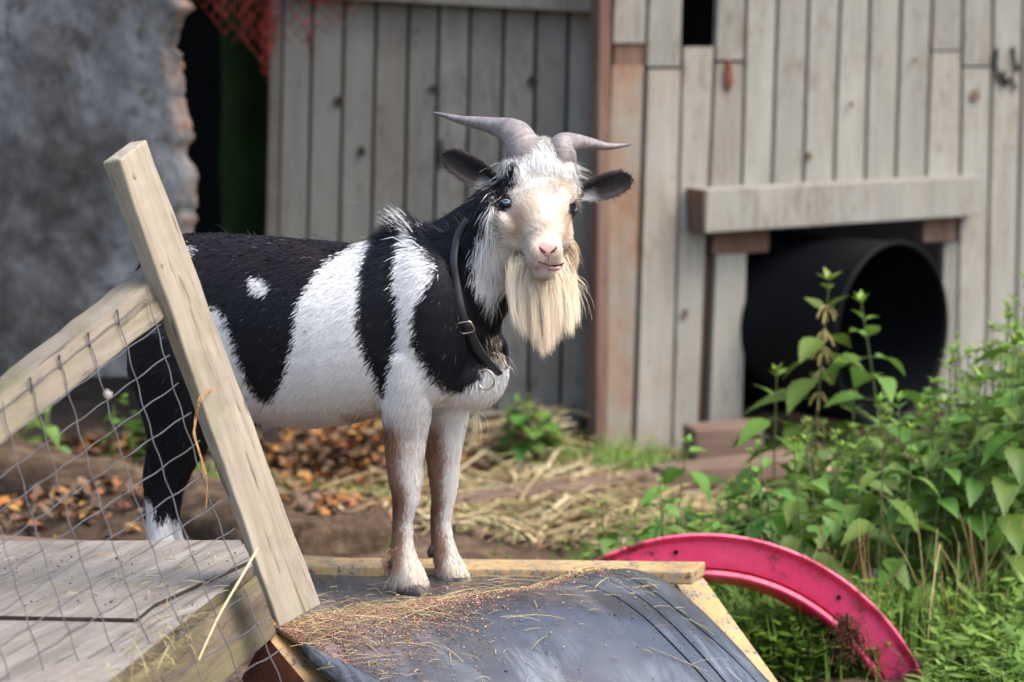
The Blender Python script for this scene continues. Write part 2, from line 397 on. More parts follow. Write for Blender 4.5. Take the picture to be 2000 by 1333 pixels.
# recessed door
bx = [524, 548, 606, 668, 730, 794, 853, 914, 980, 1043, 1106, 1172]
def dx_(x, y): return x-(y-250)*.022
L = []
for i in range(len(bx)-1):
    j = random.uniform(-.004, .004); y1 = random.uniform(920, 930)
    g = 3 if i else 1
    pts = [DW(dx_(bx[i], TOP)+g, TOP, j), DW(dx_(bx[i+1], TOP)-g-1, TOP, j), DW(dx_(bx[i+1], y1)-g-1, y1, j), DW(dx_(bx[i], y1)+g, y1, j)]
    L.append((pts, -DN*.02, (random.random(), random.choice([0, .1, .5]) if i else 1.0, 0)))
door = planks('door_boards', L, M['door'], shed)
bm = bmesh.new()
prism(bm, [DW(560, -60, .05), DW(1176, -60, .05), DW(1174, 26, .05), DW(560, -8, .05)], -DN*.045, .003)
o = obj('door_rail', bm, M['door'], shed); set_attr(o.data, 'rnd', np.array([[.4, .3, 0]]*len(o.data.vertices)))
for cx, cy, rx, ry in ((660, 198, 8, 10), (1040, 158, 11, 10), (706, 295, 7, 10), (846, 173, 10, 6), (862, 300, 6, 30)):
    bm = bmesh.new(); prism(bm, [DW(cx+rx*math.cos(t)*(1+.25*math.sin(3*t)), cy+ry*math.sin(t), .008) for t in np.linspace(0, 6.28, 11)[:-1]], -DN*.006); obj('knot', bm, M['darkwood'], shed)
bm = bmesh.new()
prism(bm, [W(1176, TOP, .02), W(1200, TOP, .02), W(1186, 930, .02), W(1163, 930, .02)], -WN*.05, .003)
obj('corner_post', bm, M['brownwood'], shed)
bm = bmesh.new()
prism(bm, [DW(560, 838, .10), DW(1140, 822, .10), DW(1140, 884, .10), DW(560, 905, .10)], -DN*.07, .004)
obj('sill_board', bm, M['darkwood'], shed)
bm = bmesh.new()   # black sheets added behind boards and gap as painted darkness
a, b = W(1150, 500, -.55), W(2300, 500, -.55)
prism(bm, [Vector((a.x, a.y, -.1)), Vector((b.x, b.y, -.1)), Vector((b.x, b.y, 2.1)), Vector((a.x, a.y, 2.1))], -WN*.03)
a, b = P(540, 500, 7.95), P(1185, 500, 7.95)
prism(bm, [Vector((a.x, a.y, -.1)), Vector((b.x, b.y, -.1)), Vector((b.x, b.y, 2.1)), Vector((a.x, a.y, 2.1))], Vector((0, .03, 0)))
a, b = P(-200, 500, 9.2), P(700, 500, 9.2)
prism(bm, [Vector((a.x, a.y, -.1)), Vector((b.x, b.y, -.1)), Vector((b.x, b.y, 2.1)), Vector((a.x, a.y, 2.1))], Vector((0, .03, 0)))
obj('shade_backing', bm, M['void'], shed)
bm = bmesh.new()
prism(bm, [(-2.2, 7.05, 2.05), (.3, 7.0, 2.05), (2.6, 7.95, 2.05), (2.6, 10, 2.3), (-2.2, 10, 2.3)], Vector((0, 0, .06)))
obj('added_shade_roof', bm, M['darkwood'], shed)  # unseen roof added to shade the gap and the boards

# mossy trunk in the dark gap
bm = bmesh.new()
sec = []
for k in range(12):
    y = 760-k*110; c = P(484+3*math.sin(k), y, 8.5)
    sec.append((c, (1, 0, 0), (0, 1, 0), .078+.006*math.sin(k*2.1), .08))
loft(bm, sec, 16)
tag(obj('mossy_trunk', bm, M['moss'], smooth=True), 'dark green mossy trunk standing in the black gap beside the door', 'tree trunk')

# concrete slab
ry = np.arange(-200, 745, 9)
rx = np.interp(ry, [-200, 0, 15, 30, 60, 90, 110, 160, 205, 240, 262, 300, 330, 350, 380, 430, 480, 560, 640, 745], [380, 368, 378, 368, 350, 342, 352, 360, 358, 372, 376, 366, 380, 388, 380, 384, 376, 380, 372, 372])
rx = rx+7*vnoise(ry/16, ry*0+2, 4)+rng.normal(0, 1.5, len(rx))
v = []; col = []; nc = 90
for a, y in enumerate(ry):
    for c in range(nc+3):
        if c < nc:
            x = -800+(rx[a]+800)*(c/(nc-1))**.75; D = 6.6+.012*float(vnoise(x/90, y/140, 5))+.003*float(vnoise(x/24, y/24, 6))
            if c > nc-4: D += .018*(c-nc+4)+rng.uniform(0, .012)
        else: x = rx[a]+rng.normal(0, 3); D = 6.66+.08*(c-nc+1)
        v.append(P(x, y, D)); e = float(np.clip(.55+.6*vnoise(y/35, 3.1, 9)-.12*(nc-c), 0, .8)) if c > nc-6 else 0
        col.append((e, 0, 0))
v = np.array([tuple(p) for p in v]); idx = np.arange(len(v)).reshape(len(ry), nc+3)
q = np.stack([idx[:-1, :-1], idx[1:, :-1], idx[1:, 1:], idx[:-1, 1:]], -1).reshape(-1, 4)
me = arr_mesh('concrete_slab', v, None, q); set_attr(me, 'rnd', np.array(col))
tag(link('concrete_slab', me, M['slab'], smooth=True), 'tall grey stained concrete slab with crumbling brown edge beside the dark gap', 'slab')

# red net
bm = bmesh.new()
def net_strand(x0, y0, x1, y1, D, r=.0022):
    pts = []
    for k in range(9):
        t = k/8; pts.append(P(x0+(x1-x0)*t+random.uniform(-7, 7), y0+(y1-y0)*t+random.uniform(-4, 4), D+random.uniform(-.03, .03)))
    tube(bm, pts, r, 4)
def net_bot(x): return float(np.interp(x, [385, 430, 470, 520, 540, 580, 640, 700, 730], [5, 60, 85, 130, 90, 90, 60, 25, 0]))
for k in range(20):
    x = random.uniform(395, 545); b = net_bot(x)
    net_strand(x, -60, x+random.uniform(-30, 30), b*random.uniform(.5, 1), 7.35+random.uniform(-.05, .05), .0019)
for k in range(25):
    x = 390+k*14; s = 1 if k % 2 else -1
    y = -70; pts = []
    while y < net_bot(x)+8:
        pts.append(P(x+s*7+random.uniform(-2, 2), y, 7.3+random.uniform(-.02, .02))); s = -s; y += 17
    if len(pts) > 2: tube(bm, pts, .0016, 4)
for x, y1 in ((508, 150), (516, 165), (524, 138), (600, 112), (606, 100)):
    net_strand(x, 40, x+random.uniform(-8, 8), y1, 7.3, .0022)
tag(obj('hanging_net', bm, M['net']), 'tangled red netting hanging over the top of the grey door', 'net')

# drum set in the wall
ax = Vector((math.sin(R(46)), -math.cos(R(46)), -.03)).normalized(); c0 = P(1742, 655, 7.36)
u = Vector((0, 0, 1)); u = (u-ax*u.dot(ax)).normalized(); vv = ax.cross(u)
bm = bmesh.new(); rr = .243; rings = []
for d, r in ((-.62, .10), (-.62, .22), (-.60, .238), (-.36, .24), (-.34, .246), (-.31, .24), (-.02, rr), (-.004, rr+.005), (.004, rr+.003), (.004, rr-.006), (-.01, rr-.010), (-.55, rr-.014), (-.57, .05)):
    rings.append([bm.verts.new(c0+ax*d+u*(r*math.cos(t))+vv*(r*math.sin(t))) for t in np.linspace(0, 2*math.pi, 49)[:-1]])
for a, b in zip(rings, rings[1:]):
    for i in range(48): bm.faces.new((a[i], a[(i+1) % 48], b[(i+1) % 48], b[i]))
bm.faces.new(rings[0]); bm.faces.new(rings[-1])
tag(obj('plastic_drum', bm, M['black_plastic'], smooth=True), 'open black plastic drum pushed through the shed wall under a cream beam', 'drum')

# ------------------------------------------------------------------ timbers, logs, stones on the ground
def beam(name, p0, p1, wdt, hgt, m, label, cat, bev=.008, roll=0, group=None):
    p0 = Vector(p0); p1 = Vector(p1); d = p1-p0; Ln = d.length; d.normalize()
    yv = Vector((0, 0, 1)).cross(d).normalized(); zv = d.cross(yv)
    me = bpy.data.meshes.new(name); bm = bmesh.new(); box(bm, (0, 0, 0), Ln, wdt, hgt, None, bev)
    n = 24
    bm.to_mesh(me); bm.free()
    o = bpy.data.objects.new(name, me); C.objects.link(o); me.materials.append(m)
    Mx = Matrix((d, yv, zv)).transposed().to_4x4(); Mx.translation = (p0+p1)/2
    o.matrix_world = Mx @ Matrix.Rotation(roll, 4, 'X')
    return tag(o, label, cat, group) if label else o
def gp(px, py, z=0): return on_z(px, py, z)
beam('railway_timber', P(545, 948, 6.95), P(790, 952, 6.95), .12, .10, M['darkwood'], 'black wet timber lying on the ground behind the goat belly', 'timber')
beam('railway_timber', P(880, 952, 6.95), P(1160, 925, 7.05), .10, .06, M['darkwood'], 'dark low timber lying below the green weed at the door', 'timber')
beam('railway_timber', P(890, 1000, 6.45), P(1270, 948, 6.75), .10, .07, M['timber'], 'long reddish brown timber lying between straw and nettles', 'timber')
beam('railway_timber', P(1290, 935, 6.75), P(1560, 905, 6.9), .12, .05, M['timber'], 'pinkish brown timber lying behind the nettles at the drum', 'timber')
beam('wood_block', P(1345, 866, 7.08), P(1478, 856, 7.12), .12, .085, M['timber'], 'short brown wooden block on the ground left of the drum', 'block')
def blob(name, c, sx, sy, sz, m, label, cat, seed, rz=0, rough=.16):
    bm = bmesh.new(); bmesh.ops.create_icosphere(bm, subdivisions=4, radius=1)
    g = np.array([v.co[:] for v in bm.verts]); 
    d = 1+rough*vnoise(g[:, 0]*1.3+seed, g[:, 1]*1.3+g[:, 2]*1.1, seed)+rough*.45*vnoise(g[:, 0]*4+seed, g[:, 1]*4-g[:, 2]*3, seed+1)
    for v, k in zip(bm.verts, d): v.co = v.co*float(k)
    bmesh.ops.transform(bm, matrix=Matrix.Translation(c) @ Matrix.Rotation(rz, 4, 'Z') @ Matrix.Diagonal((sx, sy, sz, 1)), verts=bm.verts)
    return tag(obj(name, bm, m, smooth=True), label, cat)
def bark_mat():
    k = MT('decayed_log', .95, .15); v = k.coord((1, 3.5, 3.5), rot=(0, 0, R(-12))); n = k.noise(v, 7, 8, .75, .5); n2 = k.noise(k.coord(), 22, 6, .7)
    k.base(k.ramp(k.mix(.4, n, n2), [(.32, (.03, .02, .014)), (.5, (.12, .08, .052)), (.66, (.27, .19, .12))])); k.bump(n, 1, .03); return k.m
M['log'] = bark_mat()
def log(p0, p1, r, label, seed):
    bm = bmesh.new(); p0 = Vector(p0); p1 = Vector(p1); d = (p1-p0).normalized(); s1 = d.cross(Vector((0, 0, 1))).normalized(); s2 = d.cross(s1); secs = []
    rings = []
    for k in range(40):
        t = k/39; c = p0.lerp(p1, t); ring = []
        for i in range(28):
            a = 2*math.pi*i/28
            rr = r*(1+.16*float(vnoise(t*9+seed, a*2.2, seed))+.10*float(vnoise(t*3, math.cos(a)*6, seed+3)))
            ring.append(bm.verts.new(c+s1*rr*math.cos(a)+s2*rr*math.sin(a)))
        rings.append(ring)
    for a, b in zip(rings, rings[1:]):
        for i in range(28): bm.faces.new((a[i], a[(i+1) % 28], b[(i+1) % 28], b[i]))
    bm.faces.new(rings[0]); bm.faces.new(rings[-1])
    tag(obj('fallen_log', bm, M['log'], smooth=True), label, 'log')
log(P(-60, 905, 6.35), P(300, 990, 6.1), .075, 'rotten brown log lying behind the wire mesh at the left', 3)
log(P(330, 975, 6.0), P(600, 1090, 5.6), .075, 'brown log sloping down behind the leaning post', 8)
log(P(560, 1075, 5.7), P(760, 1068, 5.75), .07, 'decayed orange brown log lying behind the front legs of the goat', 12)
M['stone'] = simple('grey_fieldstone', (.13, .125, .12), .9, .2, 0, .5, 14)
blob('field_stone', gp(1715, 1170, .03), .10, .07, .055, M['stone'], 'grey field stone half hidden in the nettles right of the pink arch top', 'stone', 4)

# ------------------------------------------------------------------ timber deck with mesh panel
deck = empty('timber_deck', 'weathered grey plywood deck on a mossy timber beam at the lower left', 'deck', (-.6, 3.9, 0))
ZD = .36
top = [on_z(px, py, ZD) for px, py in ((-260, 1068), (477, 1062), (494, 1104), (200, 1341), (-20, 1520), (-500, 1520))]
bm = bmesh.new(); prism(bm, top, Vector((0, 0, -.018)), .0015); db_ = obj('deck_board', bm, [M['ply'], M['deckside']], deck)
bm = bmesh.new(); prism(bm, [on_z(px, py, ZD+.006) for px, py in ((-260, 1058), (470, 1055), (486, 1096), (300, 1180), (268, 1208), (-260, 1198))], Vector((0, 0, -.0058)), .0006); us_ = obj('upper_sheet', bm, [M['ply'], M['darkwood']], deck)
e_f = (top[3]-top[2]).normalized(); ga = math.atan2(-e_f.y, -e_f.x)-.12
def regrain(o, a):                     # turn the object's own axes so that the grain runs along a
    for p in o.data.polygons:
        if len(o.data.materials) > 1 and abs(p.normal.z) < .6: p.material_index = 1
    o.data.transform(Matrix.Rotation(-a, 4, 'Z')); o.matrix_basis = Matrix.Rotation(a, 4, 'Z')
regrain(db_, ga); regrain(us_, ga)
nrm = Vector((-e_f.y, e_f.x, 0)).normalized()
if nrm.x < 0: nrm = -nrm
A_ = top[2]-e_f*.015+nrm*.006; B_ = top[3]+e_f*.25+nrm*.006
bm = bmesh.new(); zz = Vector((0, 0, 1))
prism(bm, [A_-zz*.019, B_-zz*.019, B_-zz*.105+nrm*.022, A_-zz*.105+nrm*.026], -nrm*.06, .004)
regrain(obj('edge_beam', bm, M['deckside'], deck), ga+.12)
for t in (.1, .9):
    for sx in (0, -.9):
        p = A_.lerp(B_, t)-nrm*.10; bm = bmesh.new(); box(bm, (p.x+sx, p.y, .12), .08, .08, .24); obj('deck_leg', bm, M['darkwood'], deck)

# mesh panel plane
def mD(px, py): return 3.985-.30*(500-px)/500-.30*(py-600)/700
panel = empty('mesh_panel', 'sloping timber rail with galvanised wire mesh stapled to it beside the deck', 'fence panel', (-.6, 3.7, 0))
def rP(px, py, k=0.0): return P(px, py, mD(px, py)+.012+k)
bm = bmesh.new()
fr = [rP(300, 545), rP(322, 622), rP(-80, 932), rP(-80, 836)]
bk = [P(290, 507, mD(290, 540)+.09), P(322, 612, mD(300, 600)+.09), P(-80, 900, mD(-80, 850)+.09), P(-80, 797, mD(-80, 820)+.09)]
N_ = 14; ra = []
for k in range(N_+1):
    t = k/N_; ra.append([bm.verts.new(Vector(a).lerp(b, t)+Vector((0, 0, random.uniform(-.0015, .0015)))) for a, b in ((fr[0], fr[3]), (bk[0], bk[3]), (bk[1], bk[2]), (fr[1], fr[2]))])
for a, b in zip(ra, ra[1:]):
    for i in range(4): bm.faces.new((a[i], a[(i+1) % 4], b[(i+1) % 4], b[i]))
bm.faces.new(ra[0]); bm.faces.new(ra[-1])
d = (fr[3]-fr[0]).normalized()
yv = Vector((0, 0, 1)).cross(d).normalized(); zv = d.cross(yv)
RM = Matrix((d, yv, zv)).transposed().to_4x4(); RM.translation = fr[0]
bmesh.ops.transform(bm, matrix=RM.inverted(), verts=bm.verts)
o = obj('top_rail', bm, M['rail'])
bv = o.modifiers.new('b', 'BEVEL'); bv.width = .004; bv.segments = 2
o.parent = panel; o.matrix_parent_inverse = panel.matrix_basis.inverted(); o.matrix_basis = RM
# wires: family A follows the post, family B follows the rail
bm = bmesh.new()
def wire(pts, r): tube(bm, pts, r, 5)
def Bcurve(k, px):    # k-th cross wire: y at px
    y0 = 575+k*74-(4*k)
    sl = -.755+.014*k
    return y0+(px-300)*sl
def Acurve(j, t):     # j-th long wire, t = 0 at the rail's top, 1 far below
    x0 = 283-j*56.5; y0 = 556+j*44
    return (x0+(235-6*j*.4)*t+ (-14*math.sin(t*3.14)), y0+700*t)
XR = lambda y: np.interp(y, [560, 1206, 1215, 1240], [289, 527, 540, 552])
for k in range(0, 15):
    pts = []
    for s_ in np.arange(-60, 620, 8.5):
        y = Bcurve(k, s_)+1.5*math.sin(s_/28.0*3.14+k)+1.0*math.sin(s_/61+k*2)
        if y < 545 or y > 1400 or s_ > XR(y): continue
        pts.append(P(s_, y, mD(s_, y)+.001))
    if len(pts) > 2: wire(pts, .00092)
for j in range(-5, 15):
    pts = []
    for t in np.arange(0, 1.5, .0125):
        x, y = Acurve(j, t); x += 1.7*math.sin(t*700/37*3.14+j*1.3)
        if j < 0 and (x < -60 or y < 545 or x > XR(y)): continue
        if y > 1400 or x > XR(y) or y < Bcurve(0, x)-22: continue
        pts.append(P(x, y, mD(x, y)-.001))
    if len(pts) > 2: wire(pts, .00088)
# staples
obj('wire_mesh', bm, M['wire'], panel, smooth=True)
for j in (1, 2, 3, 4):
    x, y = Acurve(j, .03); bm = bmesh.new()
    tube(bm, [P(x-3, y-16, mD(x, y)+.012), P(x-3, y-14, mD(x, y)-.003), P(x, y+12, mD(x, y)-.003), P(x, y+14, mD(x, y)+.012)], .0012, 5)
    obj('staple', bm, M['wire'], panel)

# leaning post
Dn = 3.86
tp = [P(198, 318, Dn+.02), P(233, 312, Dn), P(287, 272, Dn+.062), P(254, 277, Dn+.085)]
bt = [P(530, 1206, Dn+.07), P(546, 1228, Dn+.05), P(628, 1183, Dn+.10), P(612, 1170, Dn+.13)]
vec = bt[1]-tp[1]; L_ = vec.length
xa = vec.normalized(); ya = (tp[2]-tp[1]); ya = (ya-xa*ya.dot(xa)).normalized(); za = xa.cross(ya)
PM = Matrix((xa, ya, za)).transposed().to_4x4(); PM.translation = tp[1]
inv = PM.inverted(); bm = bmesh.new()
loc = [inv @ Vector(p) for p in tp]; lob = [inv @ Vector(p) for p in bt]
rings = []
for k in range(21):
    t = k/20; r = []
    for i, p in enumerate(loc):
        c = p.lerp(lob[i], t); wob = .0005*math.sin(t*17+i*2)+.0004*math.sin(t*41+i)
        r.append(bm.verts.new((c.x, c.y+wob, c.z+wob)))
    rings.append(r)
for a, b in zip(rings, rings[1:]):
    for i in range(4): bm.faces.new((a[i], a[(i+1) % 4], b[(i+1) % 4], b[i]))
bm.faces.new(rings[0]); bm.faces.new(rings[-1])
post = obj('fence_post', bm, M['post']); post.matrix_world = PM
bv = post.modifiers.new('b', 'BEVEL'); bv.width = .0035; bv.segments = 3; bv.limit_method = 'ANGLE'
tag(post, 'leaning square timber post in front of the goat hindquarters', 'post')
def on_post(px, py, off=.0015):      # a point on the post's wide face
    n = (tp[2]-tp[1]).cross(vec).normalized()
    if n.y > 0: n = -n
    return on_plane(px, py, tp[1]+n*off, n), n
M['knot'] = simple('post_knot', (.24, .165, .10), .8, .2, 0, .45, 120)
for i, (kx, ky, kr) in enumerate(((382, 622, 9), (424, 690, 6), (262, 345, 5), (541, 1020, 8), (316, 520, 4))):
    bm = bmesh.new(); c, n = on_post(kx, ky, .0004)
    u = xa; w_ = n.cross(u).normalized(); s_ = kr/1400
    rg = []
    for rad, h in ((1.0, 0), (.8, .0012), (.45, .0006), (.3, .0012), (.05, .0012)):
        rg.append([bm.verts.new(c+n*h+u*(s_*1.45*rad*math.cos(t))+w_*(s_*rad*math.sin(t))) for t in np.linspace(0, 6.283, 17)[:-1]])
    for a, b in zip(rg, rg[1:]):
        for q_ in range(16): bm.faces.new((a[q_], a[(q_+1) % 16], b[(q_+1) % 16], b[q_]))
    bm.faces.new(rg[-1])
    kn = obj('knot', bm, M['knot'], None, True); kn.parent = post; kn.matrix_parent_inverse = post.matrix_basis.inverted()
for kx, ky in ((558, 1124), (585, 1113)):
    bm = bmesh.new(); c, n = on_post(kx, ky, -.001); u = xa; w_ = n.cross(u).normalized()
    prism(bm, [c+u*(.005*math.cos(t))+w_*(.0032*math.sin(t)) for t in np.linspace(0, 6.283, 9)[:-1]], n*.0016)
    kn = obj('nail_hole', bm, M['pupil']); kn.parent = post; kn.matrix_parent_inverse = post.matrix_basis.inverted()

# ------------------------------------------------------------------ rubber covered ramp
ramp = empty('rubber_ramp', 'yellow framed ramp covered with scratched black rubber matting under the goat front hooves', 'ramp', (0, 4.5, 0))
ZR = .25
RL = on_z(528, 1240, ZR); RR = on_z(1268, 1128, ZR); e_ = (RR-RL).normalized(); g_ = Vector((e_.y, -e_.x, 0))
BL = on_z(560, 1095, ZR); BR = on_z(1246, 1108, ZR)
NU, NV = 110, 90
vs = []; dust = []
def mat_z(u, v, x, y):
    zz = ZR
    if v < 0: zz -= .013*min(1, -v/.07)
    if v > 0:
        k = .26
        sl = math.tan(R(27))
        zz -= sl*(math.sqrt(v*v+k*k*.25)-k*.5) if v > 0 else 0
        zz += .060*math.sin(min(1, v/.50)*math.pi)*math.sin(math.pi*min(1, max(0, u)))**.8
    zz += .004*float(vnoise(x*2.4, y*2.4, 11))+.0012*float(vnoise(x*9, y*9, 12))
    zz += .010*math.exp(-((u-.86)/.13)**2)*math.exp(-((v+.02)/.12)**2)-.005*math.exp(-((u-.67)/.09)**2)*math.exp(-((v)/.12)**2)
    return zz
VB = np.concatenate([np.linspace(-1, 0, 45)[:-1], np.linspace(0, .62, 46)])
for i in range(NU+1):
    u = i/NU; Rp = RL.lerp(RR, u); Bp = BL.lerp(BR, u); Bd = (Bp-Rp).length
    for v in VB:
        if v < 0: p = Rp.lerp(Bp, -v); dd = v*Bd
        else: p = Rp+g_*v-e_*(.075*v*u*u); dd = v
        z = mat_z(u, dd, p.x, p.y)
        if u > .93: z -= .5*(u-.93)**2*8*.4
        vs.append((p.x, p.y, z+.012))
        cen = -.03+.02*math.sin(u*7)
        du = math.exp(-((dd-cen-.02)/.075)**2)*max(0, 1-u*1.35)**.5*1.1
        du = max(du, .22*math.exp(-((dd+.05)/.2)**2)*max(0, min(1, (.8-u)*5)), .30*math.exp(-((dd-.12)/.1)**2)*max(0, .5-u)*2)
        dust.append((min(1, du), 0, 0))
nv_ = len(VB); idx = np.arange(len(vs)).reshape(NU+1, nv_)
q = np.stack([idx[:-1, :-1], idx[:-1, 1:], idx[1:, 1:], idx[1:, :-1]], -1).reshape(-1, 4)
me = arr_mesh('rubber_mat', vs, None, q); set_attr(me, 'dust', np.array(dust))
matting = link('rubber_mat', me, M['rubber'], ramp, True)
sm = matting.modifiers.new('s', 'SOLIDIFY'); sm.thickness = .006; sm.offset = -1
MATV = np.array(vs).reshape(NU+1, nv_, 3)
def mat_pt(u, vi):
    a = min(NU-1, int(u*NU)); f = u*NU-a; b = min(nv_-2, int(vi)); g = vi-b
    p = (MATV[a, b]*(1-f)+MATV[a+1, b]*f)*(1-g)+(MATV[a, b+1]*(1-f)+MATV[a+1, b+1]*f)*g
    return Vector(p)
# cracks in the rubber
bm = bmesh.new()
for u0, u1, v0, v1 in ((.80, .86, 46, 86), (.735, .80, 48, 80), (.86, .93, 46, 70)):
    pts = [mat_pt(u0+(u1-u0)*t+.006*math.sin(t*9), v0+(v1-v0)*t)+Vector((0, 0, .0002)) for t in np.linspace(0, 1, 30)]
    tube(bm, pts, [.0022*math.sin(.1+2.9*t)+.0004 for t in np.linspace(0, 1, 30)], 5, flat=.35)
obj('rubber_cracks', bm, M['void'], ramp)
# curled lower left edge of the rubber
pts = [P(596, 1270, 4.02), P(640, 1300, 4.0), P(700, 1335, 3.97), P(790, 1390, 3.93)]
bm = bmesh.new(); sp_ = smooth_path(pts, 8)
loft(bm, [(p, (1, 0, 0), (0, 0, 1), .004+.028*min(1, t*1.2+.05), .010+.010*t) for p, t in zip(sp_, np.linspace(0, 1, len(sp_)))], 14)
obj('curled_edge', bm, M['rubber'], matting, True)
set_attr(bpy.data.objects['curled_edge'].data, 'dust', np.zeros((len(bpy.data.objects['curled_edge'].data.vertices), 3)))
# frame: back beam, right beam, left rusty channel
bm = bmesh.new()
prism(bm, [on_z(590, 1106, ZR+.012), on_z(1352, 1117, ZR+.012), on_z(1378, 1097, ZR+.012), on_z(590, 1088, ZR+.012)], Vector((0, 0, -.022)), .003)
obj('back_beam', bm, M['yellow'], ramp)
dn = Vector((g_.x, g_.y, -math.tan(R(25)))).normalized()
c1 = on_z(1308, 1130, ZR); bm = bmesh.new()
upn = e_.cross(dn); upn = upn if upn.z > 0 else -upn
c1 = on_z(1312, 1134, ZR-.006)
c1 = P(1318, 1136, 4.66); db = (P(1462, 1340, 4.45)-c1)*1.6
prism(bm, [c1, c1+e_*.062, c1+e_*.062-upn*.07, c1-upn*.07], db, .003)
obj('side_beam', bm, M['yellow'], ramp)
c2 = on_z(517, 1238, ZR+.006); bm = bmesh.new()
prism(bm, [c2, c2+e_*.045, c2+e_*.045-upn*.10, c2-e_*.03-upn*.11], dn*.5, .002)
o = obj('side_beam', bm, [M['yellow'], M['rust']], ramp); o['label'] = 'rust brown end of the yellow frame'
for p in o.data.polygons:
    if p.normal.dot(e_) < -.3 or p.normal.dot(dn) < -.5: p.material_index = 1
# hidden support platform the hind hooves stand on
bm = bmesh.new()
prism(bm, [(-.95, 4.44, .235), (-.36, 4.42, .235), (-.30, 4.80, .235), (-.95, 5.02, .235)], Vector((0, 0, -.03)))
box(bm, (-.6, 4.7, .1), .1, .1, .2); obj('rear_platform', bm, M['timber'], ramp)

# ------------------------------------------------------------------ pink plastic arch
bm = bmesh.new()
cc = P(1382, 1519, 4.92); rad = 490/F*4.92
tl = R(15); axn = Vector((0, -math.cos(tl), math.sin(tl))); axn = (Matrix.Rotation(R(6), 3, 'Z') @ axn).normalized()   # towards the camera, leaning
uu = Vector((1, 0, 0)); uu = (uu-axn*uu.dot(axn)).normalized(); wv = axn.cross(uu)
prof = [(rad, .0), (rad-.001, .006), (rad-.005, .008), (rad-.009, .004), (rad-.014, -.006), (rad-.052, -.016), (rad-.060, -.020), (rad-.062, -.040), (rad-.065, -.041), (rad-.066, -.014), (rad-.073, -.010), (rad-.077, -.013), (rad-.077, -.08), (rad-.080, -.10), (rad-.075, -.104), (rad-.066, -.08), (rad-.012, -.08), (rad-.004, -.02)]
rings = []
for i in range(121):
    t = -.45+(math.pi+.9)*i/120
    rings.append([bm.verts.new(cc+(uu*math.cos(t)+wv*math.sin(t))*r+axn*a) for r, a in prof])
n = len(prof)
for a, b in zip(rings, rings[1:]):
    for i in range(n): bm.faces.new((a[i], a[(i+1) % n], b[(i+1) % n], b[i]))
bm.faces.new(rings[0]); bm.faces.new(rings[-1])
arch = obj('plastic_arch', bm, M['pink'], None, True)
bv = arch.modifiers.new('b', 'EDGE_SPLIT'); bv.split_angle = R(40)
tag(arch, 'half buried bright pink plastic ring with dirt stains behind the ramp', 'ring')
bm = bmesh.new()
for t in (1.70, .92, 2.3):
    c = cc+(uu*math.cos(t)+wv*math.sin(t))*(rad-.031)+axn*-.0095; bm = bmesh.new()
    rd = uu*math.cos(t)+wv*math.sin(t); tg = rd.cross(axn)
    prism(bm, [c+rd*(.0045*math.cos(a))+tg*(.0045*math.sin(a)) for a in np.linspace(0, 6.283, 13)[:-1]], axn*.0015); obj('bolt_hole', bm, M['void'], arch)
# root tangle hanging from the arch
bm = bmesh.new(); M['root'] = simple('dry_root', (.10, .045, .025), .9, .2)
for k in range(90):
    x = 1652+random.gauss(0, 12); y = 1203+random.uniform(-6, 30); pts = []; n_ = random.randint(4, 9); dxx = random.gauss(2.5, 3)
    for j in range(n_):
        pts.append(P(x, y, 4.90+random.uniform(-.012, .012))); x += dxx+random.uniform(-7, 7); y += random.uniform(4, 17)
    tube(bm, pts, random.uniform(.0005, .0014), 4)
tag(obj('root_tangle', bm, M['root']), 'brown dry root tangle hanging from the inner lip of the pink ring', 'roots')

# ------------------------------------------------------------------ the goat
PH = R(20)
GO = P(850, 640, 4.48); GO.z = ZR
GH = Vector((math.cos(PH), -math.sin(PH), 0)); GL = Vector((math.sin(PH), math.cos(PH), 0)); GZ = Vector((0, 0, 1))
def G(px, py, t=0.0): return on_plane(px, py, GO+GL*t, GL)
def npx(D): return D/F                 # metres per photo pixel at distance D
goat = empty('goat', 'horned black and white billy goat with cream beard standing on the rubber ramp', 'goat', GO)
body = bmesh.new()
# torso: (px, y top, y bottom, half width)
T_ = [(283, 560, 720, .045), (292, 510, 748, .08), (322, 474, 782, .108), (370, 460, 802, .124), (430, 460, 808, .13), (500, 464, 816, .135), (560, 469, 828, .14),
      (620, 474, 832, .145), (690, 481, 824, .142), (740, 478, 810, .134), (790, 460, 800, .122), (840, 448, 792, .112), (890, 456, 790, .098), (925, 500, 786, .082), (948, 560, 768, .062), (962, 625, 745, .034)]
secs = []
for px, a, b, hw in T_:
    p, q_ = G(px, a), G(px, b); secs.append(((p+q_)/2, GL, GZ, hw, (p-q_).length/2))
loft(body, secs, 32, 2.15)
# neck
def axis_secs(lst, t=0.0):
    out = []
    pts = [G(x, y, t) if not isinstance(x, Vector) else x for x, y, *_ in lst]
    return pts
neck = [(835, 610, .108, .088, 0), (872, 575, .100, .080, 0), (910, 530, .086, .070, .0), (950, 485, .074, .062, -.005), (990, 442, .066, .056, -.02), (1020, 405, .056, .052, -.04)]
pts = [G(x, y, t) for x, y, a, b, t in neck]; secs = []
for i, p in enumerate(pts):
    d = (pts[min(i+1, 5)]-pts[max(i-1, 0)]).normalized(); v = d.cross(GL).normalized(); u = v.cross(d)
    secs.append((p, v, u, neck[i][2], neck[i][3]))
loft(body, secs, 24)
